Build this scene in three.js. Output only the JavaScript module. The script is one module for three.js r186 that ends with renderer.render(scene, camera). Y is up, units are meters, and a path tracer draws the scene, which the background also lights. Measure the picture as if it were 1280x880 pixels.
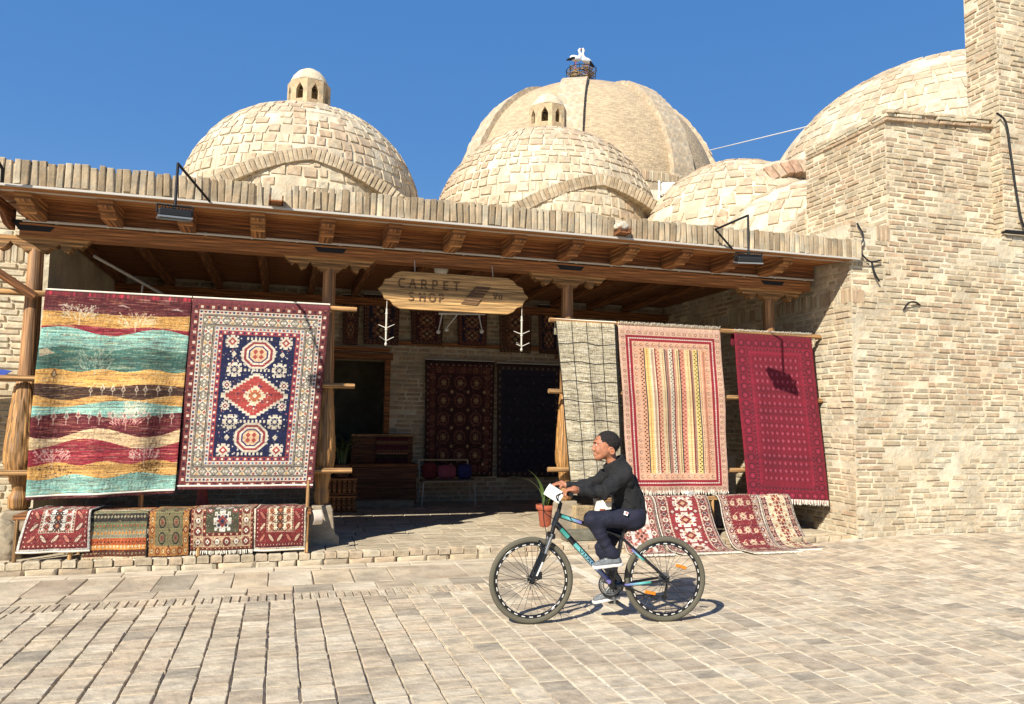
import * as THREE from 'three';
import { mergeGeometries, mergeVertices, toCreasedNormals } from 'three/addons/utils/BufferGeometryUtils.js';
import { RoundedBoxGeometry } from 'three/addons/geometries/RoundedBoxGeometry.js';
import { TextGeometry } from 'three/addons/geometries/TextGeometry.js';
import { FontLoader } from 'three/addons/loaders/FontLoader.js';

// ---------------------------------------------------------------- camera, sky, sun, exposure
const scene = new THREE.Scene();
const FOCAL = 965, YAW = 16.6 * Math.PI / 180, PITCH = 5.0 * Math.PI / 180, ROLL = 0.8 * Math.PI / 180;
const camera = new THREE.PerspectiveCamera(2 * Math.atan(440 / FOCAL) * 180 / Math.PI, 1280 / 880, 0.05, 900);
camera.position.set(0, 1.66, 0);
{
  const fw = new THREE.Vector3(Math.sin(YAW) * Math.cos(PITCH), Math.sin(PITCH), -Math.cos(YAW) * Math.cos(PITCH));
  const r0 = new THREE.Vector3(Math.cos(YAW), 0, Math.sin(YAW)), u0 = new THREE.Vector3().crossVectors(r0, fw);
  camera.up.copy(u0.multiplyScalar(Math.cos(ROLL)).addScaledVector(r0, -Math.sin(ROLL)));
  camera.lookAt(fw.add(camera.position));
  camera.updateMatrixWorld(true); camera.updateProjectionMatrix();
}
{ // clear deep blue sky, paler towards the horizon
  const W = 256, H = 128, d = new Float32Array(W * H * 4);
  const stops = [[-90, .30, .27, .22], [-3, .34, .36, .38], [0, .34, .47, .66], [8, .16, .345, .67], [20, .094, .262, .60], [35, .062, .205, .53], [90, .03, .11, .36]];
  for (let j = 0; j < H; j++) {
    const e = (j + .5) / H * 180 - 90; let k = 0; while (k < stops.length - 2 && e > stops[k + 1][0]) k++;
    const a = stops[k], b = stops[k + 1], t = (e - a[0]) / (b[0] - a[0]);
    for (let i = 0; i < W; i++) { const o = (j * W + i) * 4; for (let c = 0; c < 3; c++) d[o + c] = .62 * (a[c + 1] + (b[c + 1] - a[c + 1]) * t); d[o + 3] = 1; }
  }
  const t = new THREE.DataTexture(d, W, H, THREE.RGBAFormat, THREE.FloatType);
  t.mapping = THREE.EquirectangularReflectionMapping; t.magFilter = t.minFilter = THREE.LinearFilter; t.wrapS = THREE.RepeatWrapping; t.needsUpdate = true;
  scene.background = t; scene.environment = t;
}
const SUN = new THREE.Vector3(-1.02, 1, 0.945).normalize();
const sun = new THREE.DirectionalLight(new THREE.Color(1, .95, .86), 4.8);
sun.position.copy(SUN).multiplyScalar(60).add(new THREE.Vector3(3, 0, -10)); sun.target.position.set(3, 0, -10);
sun.castShadow = true; sun.shadow.radius = 1; sun.shadow.mapSize.set(4096, 4096);
Object.assign(sun.shadow.camera, { left: -25, right: 25, top: 25, bottom: -25, near: 1, far: 140 });
scene.add(sun, sun.target);
const renderer = new THREE.WebGLRenderer({ antialias: true });
renderer.toneMapping = THREE.LinearToneMapping; renderer.toneMappingExposure = 1.7;
renderer.shadowMap.enabled = true;

// ---------------------------------------------------------------- helpers
const V = (x, y, z) => new THREE.Vector3(x, y, z);
function rng(s) { return () => { s = (s + 0x6d2b79f5) | 0; let t = Math.imul(s ^ (s >>> 15), 1 | s); t = (t + Math.imul(t ^ (t >>> 7), 61 | t)) ^ t; return ((t ^ (t >>> 14)) >>> 0) / 4294967296; }; }
const lerp = (a, b, t) => a + (b - a) * t, clamp = (x, a = 0, b = 1) => Math.min(b, Math.max(a, x)), sstep = (a, b, x) => { const t = clamp((x - a) / (b - a)); return t * t * (3 - 2 * t); };
const hash = (x, y, z) => { let h = Math.imul(x, 374761393) + Math.imul(y, 668265263) + Math.imul(z, 2147483647 ^ 0x51ab) | 0; h = Math.imul(h ^ (h >>> 13), 1274126177); return ((h ^ (h >>> 16)) >>> 0) / 4294967296; };
function noise3(x, y, z) {
  const X = Math.floor(x), Y = Math.floor(y), Z = Math.floor(z), s = (t) => t * t * (3 - 2 * t), u = s(x - X), v = s(y - Y), w = s(z - Z);
  const L = (a, b, t) => a + (b - a) * t, h = (i, j, k) => hash(X + i, Y + j, Z + k);
  return L(L(L(h(0, 0, 0), h(1, 0, 0), u), L(h(0, 1, 0), h(1, 1, 0), u), v), L(L(h(0, 0, 1), h(1, 0, 1), u), L(h(0, 1, 1), h(1, 1, 1), u), v), w) * 2 - 1;
}
const fbm = (x, y, z, o = 4) => { let a = 1, s = 0, n = 0; for (let i = 0; i < o; i++) { s += a * noise3(x, y, z); n += a; x *= 2.03; y *= 2.03; z *= 2.03; a *= .5; } return s / n; };
// tileable grain: fu, fv = noise cells across the tile
function tile(N, M, fn) { const d = new Uint8Array(N * M * 4); for (let j = 0; j < M; j++) for (let i = 0; i < N; i++) { const c = fn(i / N, j / M), o = (j * N + i) * 4; for (let k = 0; k < 3; k++) d[o + k] = clamp(c[k]) * 255; d[o + 3] = 255; } return d; }
function tnoise(seed, fu, fv, oct) { // periodic value noise on the unit square
  const h = (i, j, fu, fv, s) => hash(((i % fu) + fu) % fu, ((j % fv) + fv) % fv, s);
  return (u, v) => { let a = 1, s = 0, n = 0, f = fu, g = fv; for (let o = 0; o < oct; o++) { const x = u * f, y = v * g, X = Math.floor(x), Y = Math.floor(y), p = (x - X) * (x - X) * (3 - 2 * (x - X)), q = (y - Y) * (y - Y) * (3 - 2 * (y - Y));
    const r = lerp(lerp(h(X, Y, f, g, seed + o), h(X + 1, Y, f, g, seed + o), p), lerp(h(X, Y + 1, f, g, seed + o), h(X + 1, Y + 1, f, g, seed + o), p), q); s += a * r; n += a; a *= .6; f *= 2; g *= 2; } return s / n; };
}
function dataTex(d, N, M, rep, srgb = true) { const t = new THREE.DataTexture(d, N, M); t.wrapS = t.wrapT = THREE.RepeatWrapping; t.magFilter = THREE.LinearFilter; t.minFilter = THREE.LinearMipmapLinearFilter; t.generateMipmaps = true; if (srgb) t.colorSpace = THREE.SRGBColorSpace; t.repeat.set(rep[0], rep[1]); t.needsUpdate = true; return t; }
function grain(seed, { size = 256, cells = [4, 4], oct = 6, lo = .62, hi = 1, warm = .05, speck = 0, rep = [1, 1] }) {
  const a = tnoise(seed, cells[0], cells[1], oct), b = tnoise(seed + 50, cells[0], cells[1], 3), c = tnoise(seed + 90, cells[0] * 16, cells[1] * 16, 2);
  return dataTex(tile(size, size, (u, v) => { let m = lerp(lo, hi, clamp((a(u, v) - .5) * 2.2 + .5)); const w = (b(u, v) - .5) * warm * 2; if (speck) { const s = c(u, v); m -= s > .78 ? speck * (s - .78) * 4 : 0; } return [m + w, m, m - w]; }), size, size, rep);
}
function relief(seed, { size = 256, cells = [8, 8], oct = 5, rep = [1, 1] }) { const a = tnoise(seed, cells[0], cells[1], oct); return dataTex(tile(size, size, (u, v) => { const m = a(u, v); return [m, m, m]; }), size, size, rep, false); }
const G = {
  stone: grain(3, { size: 512, cells: [6, 11], oct: 7, lo: .8, hi: 1, warm: .02, speck: .55, rep: [1.4, 1.4] }),
  brick: grain(17, { cells: [5, 5], lo: .8, hi: 1, warm: .05, speck: .25, rep: [1.7, 1.7] }),
  plaster: grain(29, { cells: [4, 4], oct: 7, lo: .8, hi: 1, warm: .04, speck: .25, rep: [.7, .7] }),
  wood: grain(41, { cells: [2, 26], oct: 5, lo: .5, hi: 1, warm: .03, speck: .5, rep: [1.1, 2.6] }),
  cloth: grain(57, { cells: [30, 30], oct: 3, lo: .75, hi: 1, warm: .02, rep: [3, 3] }),
  bRough: relief(61, { cells: [9, 9], oct: 6, rep: [2.2, 2.2] }), bWood: relief(67, { cells: [2, 40], rep: [.8, 1.6] }), bWeave: relief(71, { cells: [90, 60], oct: 1, rep: [1, 1] }), bSkin: relief(73, { cells: [40, 40], oct: 2, rep: [6, 6] }),
};
const col = (c) => Array.isArray(c) ? new THREE.Color().setRGB(c[0], c[1], c[2]) : new THREE.Color(c);
function mat(c, rough = .9, o = {}) { const P = o.clearcoat || o.sheen || o.transmission ? THREE.MeshPhysicalMaterial : THREE.MeshStandardMaterial; return new P({ color: col(c), roughness: rough, ...o }); }
const dusty = (c, k = .14) => { const a = col(c), l = .3 * a.r + .59 * a.g + .11 * a.b; return [lerp(a.r, l, k), lerp(a.g, l, k), lerp(a.b, l, k)]; };
const stoneM = (c) => mat(c, .92, { map: G.stone, bumpMap: G.bRough, bumpScale: .006 });
const brickM = (c) => mat(c, .95, { map: G.brick, bumpMap: G.bRough, bumpScale: .008 });
const plasterM = (c) => mat(dusty(c), .96, { map: G.plaster, bumpMap: G.bRough, bumpScale: .012 });
const woodM = (c, r = .86) => mat(dusty(c, .08), r, { map: G.wood, bumpMap: G.bWood, bumpScale: .006 });
const M = {
  mortar: plasterM('#d6c5a2'), domeMortar: plasterM('#d8c6a3'), steel: mat('#9a9a98', .38, { metalness: .9 }), black: mat('#0b0b0c', .55), blackGloss: mat('#08090a', .22, { clearcoat: .6, clearcoatRoughness: .2 }),
  wood: woodM('#c07a38'), woodDark: woodM('#b06c31'), woodMid: woodM('#b87436'), woodPale: woodM('#cf9a58'), woodRed: woodM('#b06c31'), white: mat('#d8d5cc', .6), pipe: mat('#b3aca0', .55), iron: mat('#1b1a1a', .6, { metalness: .4 }), rubber: mat('#3b382f', .88, { bumpMap: G.bRough, bumpScale: .002 }), terracotta: stoneM('#a9583d'),
};
function boxUV(g, s = 1) { // uv in metres from position and the dominant normal axis
  if (!g.attributes.normal) g.computeVertexNormals();
  const p = g.attributes.position, n = g.attributes.normal, uv = new Float32Array(p.count * 2);
  for (let i = 0; i < p.count; i++) { const ax = Math.abs(n.getX(i)), ay = Math.abs(n.getY(i)), az = Math.abs(n.getZ(i)); let u, v; if (ax >= ay && ax >= az) { u = p.getZ(i); v = p.getY(i); } else if (ay >= az) { u = p.getX(i); v = p.getZ(i); } else { u = p.getX(i); v = p.getY(i); } uv[2 * i] = u * s; uv[2 * i + 1] = v * s; }
  g.setAttribute('uv', new THREE.BufferAttribute(uv, 2)); return g;
}
const bare = (g) => { g = g.index ? g.toNonIndexed() : g; for (const k of Object.keys(g.attributes)) if (!['position', 'normal', 'uv'].includes(k)) g.deleteAttribute(k); if (!g.attributes.uv) boxUV(g); return g; };
const join = (list) => mergeGeometries(list.map(bare));
const taken = new Map();
const numbered = (n) => { const k = taken.get(n) || 0; taken.set(n, k + 1); return k ? n + '_' + String(k).padStart(3, '0') : n; };
const shade = (o) => { o.traverse((m) => { if (m.isMesh) { m.castShadow = m.receiveShadow = true; } }); return o; };
function mesh(name, g, m, parent) { if (Array.isArray(g)) g = g.length > 1 ? join(g) : g[0]; const o = new THREE.Mesh(g, m); o.name = parent ? name : numbered(name); o.castShadow = o.receiveShadow = true; (parent || scene).add(o); return o; }
function thing(name, label, category, pos = [0, 0, 0], ry = 0, group) { const o = new THREE.Group(); o.name = numbered(name); o.position.set(...pos); o.rotation.y = ry; o.userData = { label, category }; if (group) o.userData.group = group; scene.add(o); return o; }
function tag(o, label, category, group) { o.userData = { label, category }; if (group) o.userData.group = group; return o; }
function box(x0, x1, y0, y1, z0, z1) { const g = new THREE.BoxGeometry(x1 - x0, y1 - y0, z1 - z0); g.translate((x0 + x1) / 2, (y0 + y1) / 2, (z0 + z1) / 2); return boxUV(g); }
function rbox(w, h, d, r = .01, seg = 2) { return boxUV(new RoundedBoxGeometry(w, h, d, seg, r)); }
function bar(a, b, r0, r1 = r0, seg = 10) { const A = V(...a), B = V(...b), L = A.distanceTo(B), g = new THREE.CylinderGeometry(r1, r0, L, seg, 1); { const uv = g.attributes.uv, o = a[0] * 3.7 + a[1] * 1.3 + a[2]; for (let i = 0; i < uv.count; i++) uv.setXY(i, uv.getY(i) * L + o, uv.getX(i) * 6.283 * r0 + o); } g.applyQuaternion(new THREE.Quaternion().setFromUnitVectors(V(0, 1, 0), B.clone().sub(A).normalize())); const c = A.add(B).multiplyScalar(.5); g.translate(c.x, c.y, c.z); return g; }
function tube(pts, r, seg = 24, rad = 8, closed = false) { return new THREE.TubeGeometry(new THREE.CatmullRomCurve3(pts.map((p) => V(...p)), closed), seg, r, rad, closed); }
function poly(pts, r, rad = 8) { const out = []; for (let i = 0; i < pts.length - 1; i++) { out.push(bar(pts[i], pts[i + 1], r, r, rad)); if (i) { const s = new THREE.SphereGeometry(r, rad, 6); s.translate(...pts[i]); out.push(s); } } return join(out); }
function extrude(pts, depth, bevel = 0, holes = []) { const s = new THREE.Shape(pts.map((p) => new THREE.Vector2(...p))); for (const h of holes) s.holes.push(new THREE.Path(h.map((p) => new THREE.Vector2(...p)))); const g = new THREE.ExtrudeGeometry(s, { depth, bevelEnabled: bevel > 0, bevelSize: bevel, bevelThickness: bevel, bevelSegments: 1, curveSegments: 8 }); return boxUV(g); }
function lathe(pts, seg = 32) { return new THREE.LatheGeometry(pts.map((p) => new THREE.Vector2(...p)), seg); }

// naive surface nets of a signed distance (negative inside)
function nets(f, lo, hi, c) {
  const nx = Math.ceil((hi[0] - lo[0]) / c) + 1, ny = Math.ceil((hi[1] - lo[1]) / c) + 1, nz = Math.ceil((hi[2] - lo[2]) / c) + 1, F = new Float32Array(nx * ny * nz), id = (i, j, k) => (k * ny + j) * nx + i;
  for (let k = 0; k < nz; k++) for (let j = 0; j < ny; j++) for (let i = 0; i < nx; i++) F[id(i, j, k)] = f(lo[0] + i * c, lo[1] + j * c, lo[2] + k * c);
  const P = [], idx = [], map = new Int32Array(nx * ny * nz).fill(-1);
  for (let k = 0; k < nz - 1; k++) for (let j = 0; j < ny - 1; j++) for (let i = 0; i < nx - 1; i++) {
    let n = 0, sx = 0, sy = 0, sz = 0, m = 0; const v = []; for (let q = 0; q < 8; q++) { const w = F[id(i + (q & 1), j + (q >> 1 & 1), k + (q >> 2))]; v.push(w); if (w < 0) m++; }
    if (!m || m === 8) continue;
    for (let q = 0; q < 8; q++) for (const b of [1, 2, 4]) { const r = q | b; if (r === q || (v[q] < 0) === (v[r] < 0)) continue; const t = v[q] / (v[q] - v[r]); sx += (q & 1) + (b === 1 ? t : 0); sy += (q >> 1 & 1) + (b === 2 ? t : 0); sz += (q >> 2) + (b === 4 ? t : 0); n++; }
    map[id(i, j, k)] = P.length / 3; P.push(lo[0] + (i + sx / n) * c, lo[1] + (j + sy / n) * c, lo[2] + (k + sz / n) * c);
  }
  for (let k = 1; k < nz - 1; k++) for (let j = 1; j < ny - 1; j++) for (let i = 1; i < nx - 1; i++) {
    const a = F[id(i, j, k)] < 0, quad = (p, q, r, s, flip) => { if (Math.min(p, q, r, s) < 0) return; flip ? idx.push(p, r, q, p, s, r) : idx.push(p, q, r, p, r, s); };
    if (a !== F[id(i + 1, j, k)] < 0) quad(map[id(i, j - 1, k - 1)], map[id(i, j, k - 1)], map[id(i, j, k)], map[id(i, j - 1, k)], !a);
    if (a !== F[id(i, j + 1, k)] < 0) quad(map[id(i - 1, j, k - 1)], map[id(i - 1, j, k)], map[id(i, j, k)], map[id(i, j, k - 1)], !a);
    if (a !== F[id(i, j, k + 1)] < 0) quad(map[id(i - 1, j - 1, k)], map[id(i, j - 1, k)], map[id(i, j, k)], map[id(i - 1, j, k)], !a);
  }
  const g = new THREE.BufferGeometry(); g.setAttribute('position', new THREE.Float32BufferAttribute(P, 3)); g.setIndex(idx); g.computeVertexNormals(); return boxUV(g);
}
const smin = (a, b, k) => { const h = Math.max(k - Math.abs(a - b), 0) / k; return Math.min(a, b) - h * h * k * .25; };
function cap(a, b, ra, rb) { const dx = b[0] - a[0], dy = b[1] - a[1], dz = b[2] - a[2], L = dx * dx + dy * dy + dz * dz || 1e-9; return (x, y, z) => { const px = x - a[0], py = y - a[1], pz = z - a[2], t = clamp((px * dx + py * dy + pz * dz) / L), qx = px - t * dx, qy = py - t * dy, qz = pz - t * dz; return Math.sqrt(qx * qx + qy * qy + qz * qz) - (ra + (rb - ra) * t); }; }
function ell(c, r) { const m = Math.min(...r); return (x, y, z) => { const a = (x - c[0]) / r[0], b = (y - c[1]) / r[1], d = (z - c[2]) / r[2]; return (Math.sqrt(a * a + b * b + d * d) - 1) * m; }; }
const uni = (list, k) => (x, y, z) => { let d = 1e9; for (const f of list) d = smin(d, f(x, y, z), k); return d; };

// pieces: chamfered uneven blocks; the ones that show largest are meshes of their own, the rest one part
function blocks(L, H, D, ch, jit, n, seed, uvs = 1) {
  const R = rng(seed), out = [];
  for (let k = 0; k < n; k++) {
    const j = () => (R() - .5) * 2 * jit, o = [], i = [], b = [];
    for (const [sx, sy] of [[-1, -1], [1, -1], [1, 1], [-1, 1]]) { const x = sx * L / 2 + j(), y = sy * H / 2 + j() * .6; o.push([x, y, -ch]); i.push([x - sx * ch * (1 + R()), y - sy * ch * (.7 + R() * .7), j() * .5]); b.push([x, y, -D]); }
    const P = [], tri = (a, c, d) => P.push(...a, ...c, ...d), q = (a, c, d, e) => { tri(a, c, d); tri(a, d, e); };
    q(...i); for (let s = 0; s < 4; s++) { const t = (s + 1) % 4; q(o[s], o[t], i[t], i[s]); q(b[s], b[t], o[t], o[s]); }
    const g = new THREE.BufferGeometry(); g.setAttribute('position', new THREE.Float32BufferAttribute(P, 3)); g.computeVertexNormals(); boxUV(g, uvs);
    const uv = g.attributes.uv, a = R() * 7, c = R() * 7; for (let s = 0; s < uv.count; s++) uv.setXY(s, uv.getX(s) + a, uv.getY(s) + c);
    g.userData.dim = [L, H, D]; out.push(g);
  }
  return out;
}
const frame = (o, u, n) => { const U = V(...u).normalize(), N = V(...n).normalize(), W = new THREE.Vector3().crossVectors(N, U); return new THREE.Matrix4().makeBasis(U, W, N).setPosition(...o); };
function shown(p, n, a) { const q = p.clone().project(camera); if (q.z > 1 || Math.abs(q.x) > 1.02 || Math.abs(q.y) > 1.02) return 0; const d = camera.position.clone().sub(p), L = d.length(); return a * Math.max(.02, d.dot(n) / L) / (L * L); }
// item: { m: Matrix4 (basis, origin at the face centre), s: [sx, sy, sz] metres, t: tone }
function pieces(parent, name, items, vars, pal, make, max = 300, seed = 5) {
  pal = pal.map((c) => dusty(c)); const R = rng(seed), mats = pal.map((c) => make(c));
  for (const it of items) { it.v = Math.floor(R() * vars.length); if (it.t === undefined) it.t = Math.min(pal.length - 1, Math.floor((it.tn === undefined ? R() : it.tn) * pal.length)); const e = it.m.elements; it.pr = shown(V(e[12], e[13], e[14]), V(e[8], e[9], e[10]), it.s[0] * it.s[1]) * (it.w === undefined ? 1 : it.w); const D = vars[it.v].userData.dim; it.m.scale(V(it.s[0] / D[0], it.s[1] / D[1], it.s[2] / D[2])); }
  items.sort((a, b) => b.pr - a.pr);
  parent.updateWorldMatrix(true, false); const inv = new THREE.Matrix4().copy(parent.matrixWorld).invert();
  const rest = [];
  items.forEach((it, i) => {
    const m = it.m.premultiply(inv);
    if (i < max && (it.pr > 0 || items.length <= max)) { const o = new THREE.Mesh(vars[it.v], mats[it.t]); o.name = name; o.matrixAutoUpdate = true; m.decompose(o.position, o.quaternion, o.scale); o.castShadow = o.receiveShadow = true; parent.add(o); }
    else { const g = vars[it.v].clone().applyMatrix4(m), c = col(pal[it.t]), n = g.attributes.position.count, a = new Float32Array(n * 3), k = .9 + R() * .2; for (let j = 0; j < n; j++) { a[3 * j] = c.r * k; a[3 * j + 1] = c.g * k; a[3 * j + 2] = c.b * k; } g.setAttribute('color', new THREE.BufferAttribute(a, 3)); const uv = g.attributes.uv, du = R() * 5; for (let j = 0; j < n; j++) uv.setX(j, uv.getX(j) + du); rest.push(g); }
  });
  if (rest.length) { const mm = make('#ffffff'); mm.vertexColors = true; const o = new THREE.Mesh(mergeGeometries(rest), mm); o.name = name + '_field'; o.userData.kind = 'stuff'; o.castShadow = o.receiveShadow = true; parent.add(o); }
}
function courses(items, { o, u, n, w, h, ch = .084, len = .275, seed = 1, skip, joint = .027, depth = .05, proud = .016, band, weight = 1, sag = 0 }) {
  const R = rng(seed), F = frame(o, u, n); let row = 0;
  for (let y = 0; y < h - ch * .5; y += ch, row++) {
    if (band && y + ch * .5 > band[0] && y + ch * .5 < band[1]) continue;
    let x = -R() * len * .8 - (row % 2) * len * .5;
    while (x < w) {
      const L = len * (.72 + R() * .5) * (R() < .12 ? .55 : 1), a = Math.max(x, 0), b = Math.min(x + L, w); x += L;
      if (b - a < .05 || (skip && skip((a + b) / 2, y + ch / 2))) continue;
      const m = F.clone().multiply(new THREE.Matrix4().makeTranslation((a + b) / 2, y + ch / 2 + (R() - .5) * .008 + sag * fbm(x * .5, y * .6, seed, 2), (R() < .06 ? -.028 : 0) + (R() - .5) * proud)).multiply(new THREE.Matrix4().makeRotationZ((R() - .5) * .03));
      items.push({ m, s: [b - a - joint * (.6 + R() * .8), ch - joint * (.75 + R() * .5), depth], w: weight, tn: clamp(fbm(x * .55 + seed, y * .7, seed * 3.1, 3) * 1.1 + .5) * .62 + R() * .38 });
    }
  }
  if (band) for (let x = 0; x < w - .04; x += .074) { if (skip && skip(x, (band[0] + band[1]) / 2)) continue; items.push({ m: F.clone().multiply(new THREE.Matrix4().makeTranslation(x + .037, (band[0] + band[1]) / 2 + (R() - .5) * .01, (R() - .5) * .014)), s: [.056, band[1] - band[0] - .02, depth], w: weight }); }
}
// ---------------------------------------------------------------- ground, street paving, pavement
const PLAT = .13, KERB = -9.15, WALLX = 7.62, FRONT = -8.92;
const streetY = (x, z) => PLAT * sstep(6.3, 8.3, x) * sstep(-6.2, -8.75, z);
{
  const ground = mesh('ground', (() => { // one sheet to the horizon, finer near the camera, following the rise to the right-hand wall
    const xs = [], zs = []; for (const a of [-400, -120, -40, -15, -8, -5]) xs.push(a); for (let x = -4; x <= 13; x += .34) xs.push(x); for (const a of [16, 30, 80, 300]) xs.push(a);
    for (const a of [-400, -120, -50, -25, -15]) zs.push(a); for (let z = -10; z <= -1; z += .3) zs.push(z); for (const a of [2, 8, 30, 120, 300]) zs.push(a);
    const P = [], I = []; for (const z of zs) for (const x of xs) P.push(x, streetY(x, z) - lerp(.024, .005, sstep(.4, 2.2, x)), z);
    for (let j = 0; j < zs.length - 1; j++) for (let i = 0; i < xs.length - 1; i++) { const a = j * xs.length + i, b = a + 1, c = a + xs.length, d = c + 1; I.push(a, c, b, b, c, d); }
    const g = new THREE.BufferGeometry(); g.setAttribute('position', new THREE.Float32BufferAttribute(P, 3)); g.setIndex(I); g.computeVertexNormals(); return boxUV(g);
  })(), plasterM('#e0d3b8'));
  ground.userData.kind = 'structure';
  const street = new THREE.Group(); street.name = 'street_paving'; street.userData.kind = 'structure'; scene.add(street);
  const R = rng(77), it = [], put = (x0, x1, z0, z1, gap, t, lift = 0) => { // z1 < z0 (farther)
    const cx = (x0 + x1) / 2, cz = (z0 + z1) / 2, y = streetY(cx, cz), nx = -(streetY(cx + .1, cz) - y) / .1, nz = -(streetY(cx, cz + .1) - y) / .1;
    it.push({ m: frame([cx, y + lift + (R() - .5) * .004, cz], [1, -nx, 0], [nx, 1, nz]).multiply(new THREE.Matrix4().makeRotationZ((R() - .5) * .02)), s: [x1 - x0 - gap, z0 - z1 - gap * .85, .05], t });
  };
  let band = 3.1;
  for (let k = 0; k < 92; k++) { // strips running up to the building
    const x0 = -5.2 + k * .207, x1 = x0 + .207; let z = -2.2 - R() * .3;
    const end = x0 < band ? -7.47 : (x1 > 7.5 ? -8.86 : -9.06), gap = x0 < 1.2 ? .015 : .014;
    const sx = -1.2 * (-3.2 / -9);
    while (z > end) { let L = .14 + R() * .14; if (x0 > 4.6) L = .13 + R() * .2; let z1 = Math.max(z - L, end); if (z1 - end < .1) z1 = end; const j = x0 > 4.4 ? (R() - .5) * .02 : 0; put(x0 + j, x1 + j, z, z1, gap * (.8 + R() * .5)); z = z1; }
  }
  for (let x = -5.2; x < band; x += .078) put(x, x + .078, -7.47, -7.75 - R() * .01, .014); // row of bricks on edge
  for (const [z0, z1] of [[-7.76, -8.1], [-8.1, -8.86]]) { let x = -5.1 - R() * .2; while (x < band) { const w = .34 + R() * .1; put(x, Math.min(x + w, band + .1), z0, z1, .011); x += w; } }
  for (let x = -5; x < 6.6; x += .5) { put(x, x + .5, -8.87, -9.12, .008, 3); }
  pieces(street, 'paving_stone', it, blocks(.207, .2, .05, .003, .005, 12, 11), ['#cbb796', '#c4af8e', '#d0bc9a', '#d6c3a2', '#c6b190', '#b9a485', '#ccb490', '#ab9b80', '#ccb997', '#c8b492', '#d1ba94', '#cdba99', '#c7b391', '#c1ab8a'], stoneM, 300, 9);

  // pavement in front of the shop with its kerb
  const pave = new THREE.Group(); pave.name = 'pavement'; pave.userData.kind = 'structure'; scene.add(pave);
  mesh('pavement_bed', box(-6, 7.63, -.2, PLAT - .02, -14.5, KERB - .04), plasterM('#c3b08c'), pave);
  const kb = [], sl = [];
  for (let x = -5; x < 6.7;) { const w = .13 + R() * .07; kb.push({ m: frame([x + w / 2, PLAT + .004 + (R() - .5) * .01, KERB - .055], [1, 0, 0], [0, 1, 0]), s: [w - .014, .13, .075] }); x += w; }
  for (let x = -5; x < 6.7;) { const w = .2 + R() * .2; kb.push({ m: frame([x + w / 2, .015, KERB + .012 + (R() - .5) * .02], [1, 0, 0], [0, 0, 1]), s: [w - .012, .085, .08] }); x += w; }
  pieces(pave, 'kerb_stone', kb, blocks(.2, .1, .07, .014, .008, 6, 15), ['#c9b48f', '#bda785', '#d0bd99', '#b7a27e', '#c3a984'], stoneM, 160, 10);
  for (let z = KERB - .12; z > -14.2; z -= .36) for (let x = -4 + R() * .3; x < 7.55;) { const w = Math.min(.3 + R() * .25, 7.58 - x); if (w > .06) sl.push({ m: frame([x + w / 2, PLAT + (R() - .5) * .004, z - .18], [1, 0, 0], [0, 1, 0]), s: [w - .01, .35, .04] }); x += Math.max(w, .06); }
  pieces(pave, 'paving_slab', sl, blocks(.4, .35, .04, .006, .003, 6, 16), ['#c5b18e', '#bda986', '#ccb995', '#c0ac89'], stoneM, 300, 12);
  const ld = []; for (let k = 0; k < 5; k++) ld.push({ m: frame([6.75 + k * .21, .085, -9.04], [1, 0, .1], [0, .1, 1]), s: [.2, .1, .1] });
  pieces(pave, 'ledge_stone', ld, blocks(.2, .1, .1, .02, .012, 4, 18), ['#bfa984', '#b29c77'], stoneM, 40, 10);
}

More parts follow.
